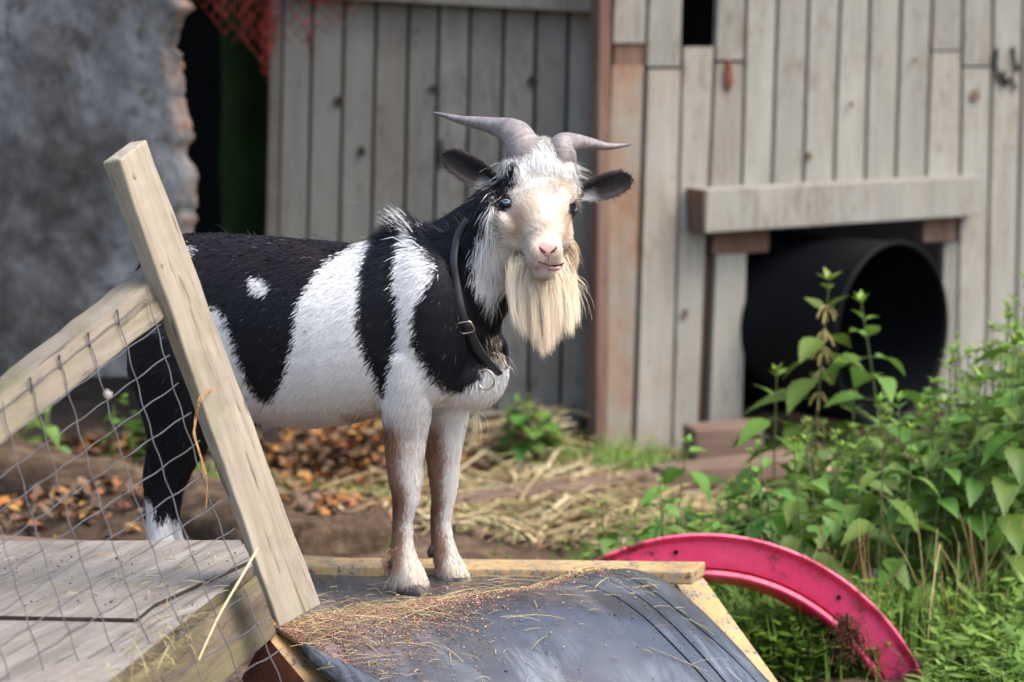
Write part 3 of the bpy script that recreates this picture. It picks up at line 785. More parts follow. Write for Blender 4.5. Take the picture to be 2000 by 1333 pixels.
# legs
def leg(lst, t, lat=.85, ex=2.0):
    secs = []
    for i, (cx, y, h) in enumerate(lst):
        tt = t(y) if callable(t) else t
        p = G(cx, y, tt); m = 1.05*h*npx(p.y)/.94
        secs.append((p, GH, GL, m, m*lat))
    loft(body, secs, 18, ex); return secs
NF = [(798, 690, 62), (800, 740, 58), (796, 790, 46), (792, 850, 38), (790, 905, 32), (792, 945, 28), (793, 975, 24), (787, 1015, 18), (786, 1050, 18), (788, 1085, 23), (795, 1112, 30), (801, 1140, 34), (803, 1152, 30)]
FF = [(880, 690, 58), (882, 740, 52), (874, 800, 40), (868, 860, 33), (866, 905, 28), (867, 940, 26), (866, 975, 21), (860, 1015, 18), (863, 1050, 19), (869, 1080, 23), (880, 1108, 28), (887, 1128, 30), (889, 1138, 27)]
NHD = [(345, 640, 85), (345, 720, 88), (348, 790, 70), (347, 850, 54), (328, 900, 40), (314, 935, 32), (311, 965, 27), (310, 1000, 22), (311, 1040, 22), (316, 1075, 26), (322, 1098, 30), (326, 1110, 28)]
FHD = [(375, 720, 70), (375, 800, 55), (366, 865, 40), (345, 920, 29), (333, 960, 23), (332, 1000, 18), (334, 1040, 18), (338, 1070, 22), (345, 1090, 25)]
leg(NF, lambda y: -.075+.012*(y > 800)); leg(FF, .065); leg(NHD, lambda y: -.085); leg(FHD, .075)
# shoulder and haunch muscle
def ell(c, ax_, ay, az, a, b, e):
    bmesh.ops.create_uvsphere(body, u_segments=20, v_segments=12, radius=1, matrix=Matrix.Translation(c) @ Matrix((ax_, ay, az)).transposed().to_4x4() @ Matrix.Diagonal((a, b, e, 1)))
ell(G(830, 640, -.065), GH, GL, GZ, .075, .055, .12); ell(G(850, 640, .06), GH, GL, GZ, .075, .055, .12)
ell(G(345, 660, -.075), GH, GL, GZ, .085, .06, .12); ell(G(370, 660, .075), GH, GL, GZ, .085, .06, .12)
ell(G(925, 730, 0), GH, GL, GZ, .05, .075, .055)
ell(G(533, 822, -.02), GH, GL, GZ, .024, .018, .016)     # sheath
# head frame
HA = Vector((.085, -.50, -.86)).normalized(); HR = Vector((math.cos(R(6)), .10, -math.sin(R(6)))); HR = (HR-HA*HR.dot(HA)).normalized(); HN = HA.cross(HR)
if HN.y > 0: HN = -HN
H0 = P(1052, 318, 4.385)
def HP(r, d, n): return H0+HR*r+HA*d+HN*n
hs = [(-.032, .026, .026, -.055), (-.018, .042, .042, -.05), (.005, .050, .050, -.048), (.03, .0545, .052, -.045), (.058, .056, .054, -.045), (.085, .049, .053, -.044), (.112, .0375, .047, -.043), (.138, .0295, .040, -.040), (.160, .0265, .0345, -.036), (.178, .025, .030, -.034), (.190, .021, .022, -.035), (.197, .013, .011, -.036)]
HD = lambda d: d if d < .06 else .06+(d-.06)*.77
loft(body, [(HP(0, HD(d), o), HR, HN, w_, e) for d, w_, e, o in hs], 28, 2.3)
def hell(r, d, n, a, b, e): ell(HP(r, HD(d), n), HR, HA, HN, a, b, e)
for s_ in (-1, 1):
    hell(s_*.046, .042, -.018, .016, .022, .016)     # brow
    hell(s_*.037, .100, -.055, .012, .035, .022)     # cheek
    hell(s_*.0145, .170, -.012, .011, .016, .013)     # nostril wing
    hell(s_*.015, .186, -.022, .010, .012, .010)
hell(0, .198, -.043, .017, .013, .014)               # chin
hell(0, -.006, -.012, .040, .034, .024)                # poll tuft
for s_ in (-1, 1): hell(s_*.030, .012, -.014, .024, .026, .022)
hell(0, .075, -.002, .026, .05, .010)                # nose bridge
bmesh.ops.recalc_face_normals(body, faces=body.faces)
me = bpy.data.meshes.new('tmp'); body.to_mesh(me); body.free()
to = bpy.data.objects.new('tmp', me); C.objects.link(to)
md = to.modifiers.new('r', 'REMESH'); md.mode = 'VOXEL'; md.voxel_size = .0048
md = to.modifiers.new('s', 'SMOOTH'); md.factor = .5; md.iterations = 7
dg = bpy.context.evaluated_depsgraph_get(); dg.update()
bme = bpy.data.meshes.new_from_object(to.evaluated_get(dg)); bme.name = 'body'
bpy.data.objects.remove(to)
nvb = len(bme.vertices); BV = np.empty(nvb*3, np.float32); bme.vertices.foreach_get('co', BV); BV = BV.reshape(-1, 3).astype(float)
BN = np.empty(nvb*3, np.float32); bme.vertex_normals.foreach_get('vector', BN); BN = BN.reshape(-1, 3).astype(float)
bme.calc_loop_triangles(); TR = np.empty(len(bme.loop_triangles)*3, np.int32); bme.loop_triangles.foreach_get('vertices', TR); TR = TR.reshape(-1, 3)
from mathutils.bvhtree import BVHTree
_bvh = BVHTree.FromPolygons([tuple(v) for v in BV], [tuple(int(i) for i in f) for f in TR])
def proj(px, py):                      # point of the head surface seen at that pixel
    o_, dr = CAM, ray(px, py).normalized()
    return _bvh.ray_cast(o_, dr)[:2]
nb = lambda v: np.array(v[:])
def dot3(p, v): return p @ nb(v)
def gsz(p): q_ = p-nb(GO); return dot3(q_, GH), dot3(q_, GL), q_[:, 2]
def hrd(p): q_ = p-nb(H0); return dot3(q_, HR), dot3(q_, HA), dot3(q_, HN)
def poly_sz(lst, t):
    out = []
    for x, y in lst:
        p = proj(x, y)[0]; q_ = G(x, y, t)
        if p is None or (p-q_).length > .09: p = q_
        out.append([(p-GO).dot(GH), p.z-GO.z])
    return np.array(out)
def inside(x, y, poly):
    r = np.zeros(len(x), bool); n = len(poly)
    for i in range(n):
        x0, y0 = poly[i]; x1, y1 = poly[i-1]
        c = ((y0 > y) != (y1 > y)) & (x < (x1-x0)*(y-y0)/(y1-y0+1e-12)+x0); r ^= c
    return r
PB = [  # black areas of the coat, traced on the near flank and given in body coordinates
 ([(200, 380), (700, 380), (672, 470), (655, 510), (632, 528), (606, 560), (584, 598), (580, 650), (572, 690), (563, 730), (548, 762), (527, 786), (508, 776), (486, 745), (472, 706), (458, 655), (436, 610), (420, 592), (400, 640), (405, 760), (440, 860), (420, 900), (370, 960), (350, 1000), (341, 1020), (330, 1004), (316, 1022), (300, 1010), (286, 990), (270, 975), (200, 970)], -.13),
 ([(696, 400), (715, 520), (708, 560), (702, 600), (704, 650), (716, 690), (736, 730), (744, 770), (756, 768), (762, 730), (776, 690), (783, 640), (781, 590), (772, 560), (776, 530), (792, 495), (806, 465), (815, 380)], -.12),
 ([(800, 380), (815, 470), (848, 505), (856, 535), (834, 568), (814, 600), (809, 640), (816, 680), (838, 720), (856, 744), (884, 766), (912, 756), (940, 738), (958, 700), (985, 690), (1004, 640), (1004, 545), (992, 556), (972, 570), (962, 604), (954, 566), (938, 560), (926, 536), (930, 488), (946, 440), (962, 398), (990, 350), (940, 340)], -.095)]
PB = [poly_sz(p, t) for p, t in PB]
SPOT = poly_sz([(492, 548), (512, 540), (530, 556), (528, 572), (508, 576), (498, 566)], -.13)
SPOT2 = poly_sz([(372, 480), (386, 484), (390, 500), (378, 506), (368, 498)], -.12)
CRM = poly_sz([(958, 690), (972, 640), (1004, 636), (1004, 690), (975, 700)], -.03)
def hpoly(lst, n): 
    o = H0+HN*n; out = []
    for x, y in lst:
        p = proj(x, y)[0]; q_ = on_plane(x, y, o, HN)
        if p is None or (p-q_).length > .09: p = q_
        p = p-H0; d_ = p.dot(HA); out.append([p.dot(HR), d_ if d_ < .06 else .06+(d_-.06)/.77])
    return np.array(out)
HBL = hpoly([(1012, 312), (1004, 335), (1008, 348), (1000, 372), (985, 386), (972, 388), (974, 362), (988, 334), (1000, 314)], -.03)
HBL2 = hpoly([(968, 382), (998, 384), (1010, 398), (1002, 414), (988, 424), (974, 420), (966, 405)], -.03)
HBR = hpoly([(1104, 402), (1130, 392), (1132, 428), (1116, 440), (1104, 428)], -.04)
HBR2 = hpoly([(1121, 360), (1132, 352), (1136, 400), (1122, 392)], -.05)
HBD = hpoly([(974, 430), (980, 434), (984, 456), (990, 478), (984, 482), (976, 450)], -.05)
def lerpc(a, b, f): return a*(1-f[:, None])+b*f[:, None]
WHT = np.array([.86, .845, .815]); CREAM = np.array([.66, .50, .34]); TAN = np.array([.46, .30, .185]); BRN = np.array([.27, .105, .034]); DBR = np.array([.09, .05, .032]); BLK = np.array([.011, .011, .0145]); PNK = np.array([.52, .37, .28])
def sstep(a, b, x): t = np.clip((x-a)/(b-a), 0, 1); return t*t*(3-2*t)
def is_head(p):
    r, d, n = hrd(p); return (np.abs(r) < .085) & (d > -.06) & (d < .23) & (n > -.10-.02*(d < .05)) & (n < .06)
zpx = lambda y, t=0.0: G(800, y, t).z-GO.z
def coat(p, jit=0.0):
    n = len(p); s, t, z = gsz(p)
    if jit: s = s+rng.normal(0, jit, n); z = z+rng.normal(0, jit, n)
    c = np.repeat(WHT[None], n, 0).copy()
    nz = vnoise(p[:, 0]*14+p[:, 1]*9, p[:, 2]*14-p[:, 1]*8, 21)
    # belly and groin
    bl = sstep(zpx(770), zpx(840), z)*(s < .0)*(s > -.5)*(z > zpx(870)); c = lerpc(c, PNK, .6*bl*np.clip(.6+.5*nz, 0, 1))
    # front legs: warm brown behind, cream in front
    fl = (s > -.13) & (z < zpx(760)) & (~is_head(p))
    for lst, tt in ((NF, -.065), (FF, .065)):
        near = fl & ((t < 0) if tt < 0 else (t >= 0))
        ys = np.array([y for _, y, _ in lst]); zz = np.array([G(x, y, tt).z-GO.z for x, y, _ in lst]); cs = np.array([(G(x, y, tt)-GO).dot(GH) for x, y, _ in lst]); hw = np.array([h*npx(4.48) for *_, h in lst])
        o = np.argsort(zz); k = (s-np.interp(z, zz[o], cs[o]))/np.interp(z, zz[o], hw[o])
        yy = np.interp(z, zz[o], ys[o])
        back = sstep(.50, -.15, k+.45*nz-.45*np.exp(-((yy-1055)/38)**2))*sstep(790, 850, yy)*(1-.75*sstep(1095, 1125, yy))
        c2 = lerpc(c, BRN, np.clip(back*1.05, 0, 1)*.9)
        dk = sstep(.0, -.6, k+.6*nz)*np.exp(-((yy-(985 if tt < 0 else 1010))/45)**2)
        c2 = lerpc(c2, DBR, np.clip(dk, 0, 1)*.8)
        cr = sstep(1020, 1110, yy)*.45+.25*sstep(800, 900, yy); c2 = lerpc(c2, np.array([.70, .56, .38]), np.clip(cr*(1-back*.8)*(.8+.4*nz), 0, 1))
        dh = sstep(1122, 1148, yy if tt < 0 else yy+16); c2 = lerpc(c2, DBR*.7, dh*.85)
        c = np.where(near[:, None], c2, c)
    # black patches
    for pl in PB:
        m = inside(s, z, pl); c[m] = BLK
    up = z > zpx(480); br = np.clip(.5+.6*nz, 0, 1)*sstep(zpx(620), zpx(470), z)*(s < -.15)
    m = (c[:, 0] < .02); c[m] = lerpc(c[m], np.array([.03, .019, .017]), br[m]*.9)
    for pl in (SPOT, SPOT2): m = inside(s, z, pl) & (t < 0); c[m] = WHT*.9
    m = inside(s, z, CRM) & (s > .08); c[m] = CREAM*1.1
    # hind foot back edge dark, far hind leg
    m = (s < -.4) & (z < zpx(900)) & (t > .0) & (z > zpx(1062)); c[m] = BLK
    # head
    h = is_head(p) & (s > .13)
    r, d, nn = hrd(p); d = np.where(d < .06, d, .06+(d-.06)/.77)
    if jit: r = r+rng.normal(0, jit*.6, n); d = d+rng.normal(0, jit*.6, n)
    hc = np.repeat(WHT[None], n, 0)
    f = sstep(-.005, .075, d)*np.exp(-(r/.040)**2)*.85+sstep(.02, .10, d)*.55
    f = f*(1-.65*np.exp(-((d-.10)/.03)**2-(r/.012)**2))
    hc = lerpc(hc, np.array([.74, .60, .44]), np.clip(f*(.9+.7*nz), 0, 1)*.85)
    ck = np.exp(-((np.abs(r+.0)-.034)/.013)**2)*np.exp(-((d-.115)/.032)**2); hc = lerpc(hc, TAN*1.2, np.clip(ck*(1.1+.6*nz), 0, 1)*.8)
    hc = lerpc(hc, np.array([.74, .63, .52]), np.exp(-((d-.150)/.022)**2-(r/.02)**2)*.8); hc = lerpc(hc, np.array([.62, .45, .37]), np.exp(-((d-.172)/.010)**2-(r/.018)**2)*.7)
    hc = lerpc(hc, np.array([.55, .40, .34]), sstep(.170, .195, d)*.45)
    side = nn < .05
    for pl in (HBL, HBL2, HBR, HBR2): hc[inside(r, d, pl) & side] = BLK
    hc[inside(r, d, HBD) & (np.random.default_rng(3).random(n) < .6)] = BLK*2
    hc[(d < .02) & (nn < -.075)] = BLK
    c = np.where(h[:, None], hc, c)
    return c
bc_ = coat(BV); set_attr(bme, 'coat', bc_*np.where(is_head(BV)[:, None], .8, 1))
bo = link('body', bme, M['skin'], goat, True)

# ---- fur strands
tri = BV[TR]; ar = np.linalg.norm(np.cross(tri[:, 1]-tri[:, 0], tri[:, 2]-tri[:, 0]), axis=1)
cen = tri.mean(1); s_c, t_c, z_c = gsz(cen); hd = is_head(cen) & (s_c > .13)
wgt = ar*np.where(hd, 3.6, 1.0)*np.where(z_c < zpx(820), 1.7, 1.0)*np.where((t_c > .03) & ~hd & (z_c > zpx(800)), .45, 1.0)
NS = 280000
pk = rng.choice(len(tri), NS, p=wgt/wgt.sum())
b_ = rng.random((NS, 2)); fl_ = b_.sum(1) > 1; b_[fl_] = 1-b_[fl_]
wt = np.stack([1-b_.sum(1), b_[:, 0], b_[:, 1]], 1)[:, :, None]
RP = (tri[pk]*wt).sum(1); RN = (BN[TR][pk]*wt).sum(1); RN /= np.linalg.norm(RN, axis=1)[:, None]
s, t, z = gsz(RP); hd = is_head(RP) & (s > .13); r, d, nn = hrd(RP)
gh, gz_, ha, hr, hn = nb(GH), nb(GZ), nb(HA), nb(HR), nb(HN)
D_ = np.zeros((NS, 3)); L_f = np.zeros(NS)
low = sstep(zpx(740), zpx(830), z)[:, None]
bodyd = -.80*gh-.62*gz_; D_[:] = bodyd*(1-low)+(-1.0*gz_-.10*gh)*low
nk = sstep(.02, .12, s)[:, None]*(1-low); D_ = D_*(1-nk)+(-.30*gh-.95*gz_)*nk
back = sstep(zpx(500), zpx(465), z)[:, None]*(1-nk); D_ = D_*(1-back)+(-1.0*gh-.12*gz_)*back
fx = sstep(.0, .02, s+.55)[:, None]
L_f[:] = .0125+.008*sstep(zpx(560), zpx(470), z)
L_f = np.where(z < zpx(800), .012, L_f); L_f = np.where(z < zpx(930), .009, L_f)
mane = np.exp(-((s+.05)/.07)**2)*sstep(zpx(500), zpx(455), z)*np.exp(-(t/.05)**2); L_f += .022*mane
L_f += .012*sstep(.06, .12, s)*(z > zpx(690))*(~hd)
L_f += .010*np.exp(-((z-zpx(1100))/.018)**2)*(s < -.03)
# head flow: from the nose up and outwards, whorl on the brow
hdir = -ha[None]*.9+hr[None]*(r*16)[:, None]+hn[None]*.15
fore = sstep(.065, .03, d)[:, None]; hdir = hdir*(1-fore)+(ha[None]*.7+hr[None]*(r*6)[:, None]+hn[None]*.45)*fore
mz = sstep(.09, .13, d)[:, None]; hdir = hdir*(1-mz)+(-ha[None]*.6+hr[None]*(r*40)[:, None])*mz
D_ = np.where(hd[:, None], hdir, D_)
L_f = np.where(hd, .011+.009*sstep(.06, .0, d), L_f); L_f = np.where(hd & (d > .12), .005, L_f)
D_ += rng.normal(0, .16, (NS, 3))
cl = np.stack([vnoise(RP[:, 0]*30+RP[:, 1]*20, RP[:, 2]*30, 31), vnoise(RP[:, 0]*30, RP[:, 2]*30+RP[:, 1]*25, 32), vnoise(RP[:, 1]*30+RP[:, 0]*9, RP[:, 2]*33, 33)], 1); D_ += .20*cl
D_ -= RN*(D_*RN).sum(1)[:, None]; D_ /= np.linalg.norm(D_, axis=1)[:, None]+1e-9
L_f = L_f*rng.uniform(.6, 1.3, NS); wild = rng.random(NS) < .004; L_f[wild & ~hd] *= 1.7
lift = .15+.10*rng.random(NS); lift[wild] += .35; lift = np.where(hd, .30+.15*rng.random(NS), lift); lift += .5*mane
p0 = RP-RN*.001; p1 = RP+(D_*.55+RN*lift[:, None]*.75)*L_f[:, None]; p2 = RP+(D_*1.0+RN*lift[:, None]*.9)*L_f[:, None]; p2[:, 2] -= .12*L_f
view = rng.normal(0, 1, (NS, 3)); sd_ = np.cross(D_, RN)+.35*np.cross(D_, view); sd_ /= np.linalg.norm(sd_, axis=1)[:, None]+1e-9
wd = (.00038+.0004*rng.random(NS))[:, None]; wd = np.where(hd[:, None], wd*.65, wd)
V5 = np.stack([p0-sd_*wd, p0+sd_*wd, p1+sd_*wd*.8, p1-sd_*wd*.8, p2], 1).reshape(-1, 3)
i0 = np.arange(NS)*5
fq = np.stack([i0, i0+1, i0+2, i0+3], 1); ft = np.stack([i0+3, i0+2, i0+4], 1)
cc_ = coat(RP, .003); cc_ *= np.where(hd[:, None], rng.uniform(.74, 1.08, (NS, 1)), rng.uniform(.86, 1.08, (NS, 1))); 
gre = (rng.random(NS) < .006) & (cc_[:, 0] < .03); cc_[gre] = .12
fme = arr_mesh('coat', V5, ft, fq); set_attr(fme, 'coat', np.clip(np.repeat(cc_, 5, 0), 0, .9))
NN = RN*1.0+D_*.15; NN /= np.linalg.norm(NN, axis=1)[:, None]
fme.polygons.foreach_set('use_smooth', [True]*len(fme.polygons))
fme.normals_split_custom_set_from_vertices(np.repeat(NN, 5, 0).astype(np.float32))
link('coat', fme, M['fur'], goat)

# ---- strands helper for beard, forelock, tufts
def strands(name, roots, tips, mids, w0, col, mat, parent):
    n = len(roots); K = 7; roots, mids, tips = map(np.asarray, (roots, mids, tips))
    tt = np.linspace(0, 1, K)[None, :, None]
    c = roots[:, None]*(1-tt)**2+2*mids[:, None]*tt*(1-tt)+tips[:, None]*tt**2
    tn = np.gradient(c, axis=1); tn /= np.linalg.norm(tn, axis=2)[:, :, None]+1e-9
    rv = rng.normal(0, 1, (n, 3)); rv[:, 1] *= .5; sd = np.cross(tn, (np.array([0, -1, 0])+.5*rv)[:, None]); sd /= np.linalg.norm(sd, axis=2)[:, :, None]+1e-9
    ww = np.asarray(w0).reshape(-1, 1, 1)*(1-.85*tt)
    v = np.stack([c-sd*ww, c+sd*ww], 2).reshape(-1, 3)
    b = (np.arange(n)*K*2)[:, None]+(np.arange(K-1)*2)[None]
    f = np.stack([b, b+1, b+3, b+2], -1).reshape(-1, 4)
    m = arr_mesh(name, v, None, f); set_attr(m, 'coat', np.clip(np.repeat(col, K*2, 0), 0, .9))
    m.polygons.foreach_set('use_smooth', [True]*len(m.polygons))
    nrm_ = np.array([.1, -.9, .35])+rng.normal(0, .2, (n, 3)); nrm_ /= np.linalg.norm(nrm_, axis=1)[:, None]
    m.normals_split_custom_set_from_vertices(np.repeat(nrm_, K*2, 0).astype(np.float32))
    return link(name, m, mat, parent)
# beard: locks hang from the jaw
NL = 95; roots = []; mids = []; tips = []; cols = []; wds = []
for L in range(NL):
    a = rng.uniform(-1, 1); dep = rng.uniform(0, 1)
    rt = HP(.034*a*(1-.2*dep), HD(.185-.075*dep-.02*abs(a)), -.066-.028*dep*.5)
    px = 1070+a*62+rng.normal(0, 5); 
    yb = float(np.interp(px, [1000, 1012, 1040, 1062, 1090, 1120, 1140], [625, 650, 672, 702, 670, 655, 605]))*1.0-rng.uniform(0, 30)*rng.random()
    Dt = rt.y+rng.uniform(-.015, .02)
    tp_ = P(px+rng.normal(0, 3), yb, Dt-.01); md_ = rt.lerp(tp_, .45)+Vector((.022*a, -.012, .012))
    ns = 95
    for k in range(ns):
        o = rng.normal(0, 1, 3)
        roots.append(np.array(rt[:])+o*.008*np.array([1, 1, .7])); mids.append(np.array(md_[:])+rng.normal(0, .0052, 3)); q_ = rng.random()
        tips.append(np.array(tp_[:])+rng.normal(0, .0035, 3)-(np.array(tp_[:])-np.array(rt[:]))*.5*q_**1.6)
        f = np.clip((yb-640)/60, 0, 1)*.35; cb = np.array([.80, .69, .51])*(1-f)+np.array([.60, .38, .20])*f
        cols.append(cb*rng.uniform(.84, 1.08)); wds.append(rng.uniform(.0002, .00042))
for k in range(60):    # stray hairs
    a = rng.uniform(.3, 1.1); rt = HP(.03*a, .16, -.07); tp_ = P(1090+a*55+rng.normal(0, 10), 600+rng.uniform(-40, 30), rt.y-.01)
    roots.append(np.array(rt[:])); tips.append(np.array(tp_[:])); mids.append(np.array((rt.lerp(tp_, .5)+Vector((.02, 0, .015)))[:])); cols.append(np.array([.72, .58, .42])); wds.append(.0004)
strands('beard', roots, tips, mids, wds, np.array(cols), M['beard'], goat)
# forelock hair falling past the far eye
roots, mids, tips, cols, wds = [], [], [], [], []
for k in range(34):
    a = rng.normal(0, .006, 3); rt = np.array(HP(.012, .038, .012)[:])+a
    roots.append(rt); mids.append(np.array(P(1118, 345, 4.33)[:])+rng.normal(0, .004, 3)); tips.append(np.array(P(1132+rng.normal(0, 3), 398+rng.uniform(-25, 18), 4.335)[:])+rng.normal(0, .002, 3))
    cols.append(np.array([.66, .50, .30])*rng.uniform(.7, 1.1)); wds.append(.0003)
for k in range(2200):  # soft brow hair
    rr_ = rng.normal(0, .020); d0_ = rng.uniform(-.018, .045); rt = np.array(HP(rr_, d0_, .004-.004*(rr_/.02)**2)[:]); dd_ = HA*.017+HR*(rr_*.45)+HN*.006
    tp_ = rt+np.array(dd_[:])*rng.uniform(.7, 1.25)+rng.normal(0, .003, 3); roots.append(rt); tips.append(tp_); mids.append((rt+tp_)/2+nb(HN)*.006)
    fb_ = np.clip((d0_-.0)/.04+rng.normal(0, .2), 0, 1); cols.append((np.array([.86, .83, .78])*(1-fb_)+np.array([.74, .60, .44])*fb_)*rng.uniform(.8, 1.05)); wds.append(.00026)
for k in range(260):   # side whisker below the far cheek
    rt = np.array(HP(.042, .105+rng.normal(0, .006), -.06)[:])+rng.normal(0, .004, 3); roots.append(rt)
    tp_ = np.array(P(1124+rng.normal(0, 5), 512+rng.normal(0, 12), 4.37)[:]); tips.append(tp_); mids.append((rt+tp_)/2+np.array([.012, -.005, 0])); cols.append(np.array([.66, .5, .32])*rng.uniform(.7, 1.1)); wds.append(.0004)
strands('forelock', roots, tips, mids, wds, np.array(cols), M['beard'], goat)
# mane crest on the withers, leg feathers, chest hairs
roots, mids, tips, cols, wds = [], [], [], [], []
for k in range(900):
    x = 812+rng.normal(0, 16); rt = np.array(G(x, 462+rng.normal(0, 4), rng.normal(0, .02))[:]); L = rng.uniform(.025, .05)
    tp_ = rt-gh*L*.8+gz_*L*(.75 if x < 830 else .45)+rng.normal(0, .006, 3); roots.append(rt); tips.append(tp_); mids.append((rt+tp_)/2+gz_*.01)
    cols.append((WHT if (rng.random() < .45 and x < 818) else BLK)*rng.uniform(.8, 1)); wds.append(.0005)
for k in range(1500):
    x = rng.uniform(840, 960); y = float(np.interp(x, [840, 880, 900, 960], [452, 445, 432, 398]))+6; rt = np.array(G(x, y, rng.normal(0, .025))[:]); L = rng.uniform(.015, .035)
    tp_ = rt-gh*L*.75+gz_*L*.35+rng.normal(0, .005, 3); roots.append(rt); tips.append(tp_); mids.append((rt+tp_)/2+gz_*.006); cols.append(BLK*rng.uniform(.8, 1.3)); wds.append(.0005)
for k in range(420):   # fetlock feather on the near leg
    rt = np.array(G(772+rng.normal(0, 3), 1085+rng.normal(0, 12), -.063+rng.normal(0, .008))[:]); tp_ = np.array(G(752+rng.normal(0, 5), 1106+rng.normal(0, 8), -.063+rng.normal(0, .01))[:])
    roots.append(rt); tips.append(tp_); mids.append((rt+tp_)/2-gh*.006); cols.append((CREAM*.8 if rng.random() < .5 else BRN)*rng.uniform(.7, 1.1)); wds.append(.0005)
for k in range(9):
    rt = np.array(G(905+rng.normal(0, 5), 800, .03)[:]); tp_ = np.array(G(918+rng.uniform(-5, 40), 850+rng.uniform(-10, 30), .02)[:]); roots.append(rt); tips.append(tp_); mids.append((rt+tp_)/2+gh*.025+gz_*.02); cols.append(WHT); wds.append(.00035)
for k in range(500):   # sheath tuft
    rt = np.array(G(530+rng.normal(0, 8), 836, -.02+rng.normal(0, .008))[:]); tp_ = np.array(G(528+rng.normal(0, 8), 858+rng.normal(0, 7), -.02+rng.normal(0, .01))[:]); roots.append(rt); tips.append(tp_); mids.append((rt+tp_)/2); cols.append(PNK*.7*rng.uniform(.6, 1)); wds.append(.0005)
strands('mane', roots, tips, mids, wds, np.array(cols), M['beard'], goat)
# tail
roots, mids, tips, cols, wds = [], [], [], [], []
for k in range(1600):
    t_ = rng.random(); rt = np.array(G(292-16*t_, 520+75*t_, rng.normal(0, .014))[:])-gh*.0; tp_ = rt-gh*rng.uniform(0, .02)-gz_*rng.uniform(.02, .05)+rng.normal(0, .006, 3)
    roots.append(rt); tips.append(tp_); mids.append((rt+tp_)/2-gh*.012); cols.append(BLK*1.2); wds.append(.0007)
strands('tail', roots, tips, mids, wds, np.array(cols), M['beard'], goat)

# ---- hooves
for lst, t_, ln in ((NF, -.063, .030), (FF, .065, .028), (NHD, -.085, .028), (FHD, .075, .026)):
    cx, y, h = lst[-1]; bm = bmesh.new()
    for s_ in (-1, 1):
        c = G(cx+3, y, t_)+GL*(s_*.0115)+GH*.004
        loft(bm, [(c+GZ*.012-GH*.002, GH, GL, .019, .012), (c, GH, GL, .024, .0125), (c-GZ*.010+GH*.003, GH, GL, .028, .013), (c-GZ*.014+GH*.003, GH, GL, .026, .011)], 14, 2.3)
    hf = obj('hoof', bm, M['hoof'], goat, True)
# dewclaws
for px, y, t_ in ((771, 1098, -.075), (846, 1075, .055)):
    bm = bmesh.new(); c = G(px, y, t_); loft(bm, [(c+GZ*.008, GH, GL, .005, .006), (c-GZ*.002-GH*.003, GH, GL, .008, .008), (c-GZ*.012-GH*.005, GH, GL, .003, .004)], 10); obj('dewclaw', bm, M['hoof'], goat, True)

# ---- horns
def horn(pts, wid, dep, nose):
    path = smooth_path(pts, 7); n = len(path); bm = bmesh.new(); secs = []
    ws = np.interp(np.linspace(0, 1, n), np.linspace(0, 1, len(wid)), wid); ds = np.interp(np.linspace(0, 1, n), np.linspace(0, 1, len(dep)), dep)
    for i, p in enumerate(path):
        dd = (path[min(i+1, n-1)]-path[max(i-1, 0)]).normalized(); v = Vector((0, -1, .15)); v = (v-dd*v.dot(dd)).normalized(); u = v.cross(dd).normalized()
        secs.append((p, u, v, ws[i], ds[i]))
    rg = loft(bm, secs, 20, 1.75)
    o = obj('horn', bm, M['horn'], goat, True); vv_ = len(o.data.vertices); f = np.repeat(np.linspace(0, 1, n), 20)
    set_attr(o.data, 'coat', np.stack([f, f, f], 1)); return o
k_ = 4.37/F
horn([P(1031, 352, 4.40), P(1024, 300, 4.388), P(1006, 263, 4.40), (P(962, 246, 4.43)), P(905, 236, 4.47), P(868, 226, 4.49), P(847, 221, 4.50)], [38*k_, 36*k_, 31*k_, 17*k_, 9*k_, 4.6*k_, 2.2*k_], [.021, .021, .019, .014, .009, .0045, .002], 0)
horn([P(1096, 356, 4.41), P(1097, 312, 4.395), P(1101, 284, 4.40), P(1136, 279, 4.43), P(1180, 286, 4.46), P(1212, 285, 4.48), P(1231, 282, 4.49)], [33*k_, 30*k_, 26*k_, 15*k_, 8*k_, 4.6*k_, 2.2*k_], [.019, .019, .017, .012, .008, .004, .002], 0)

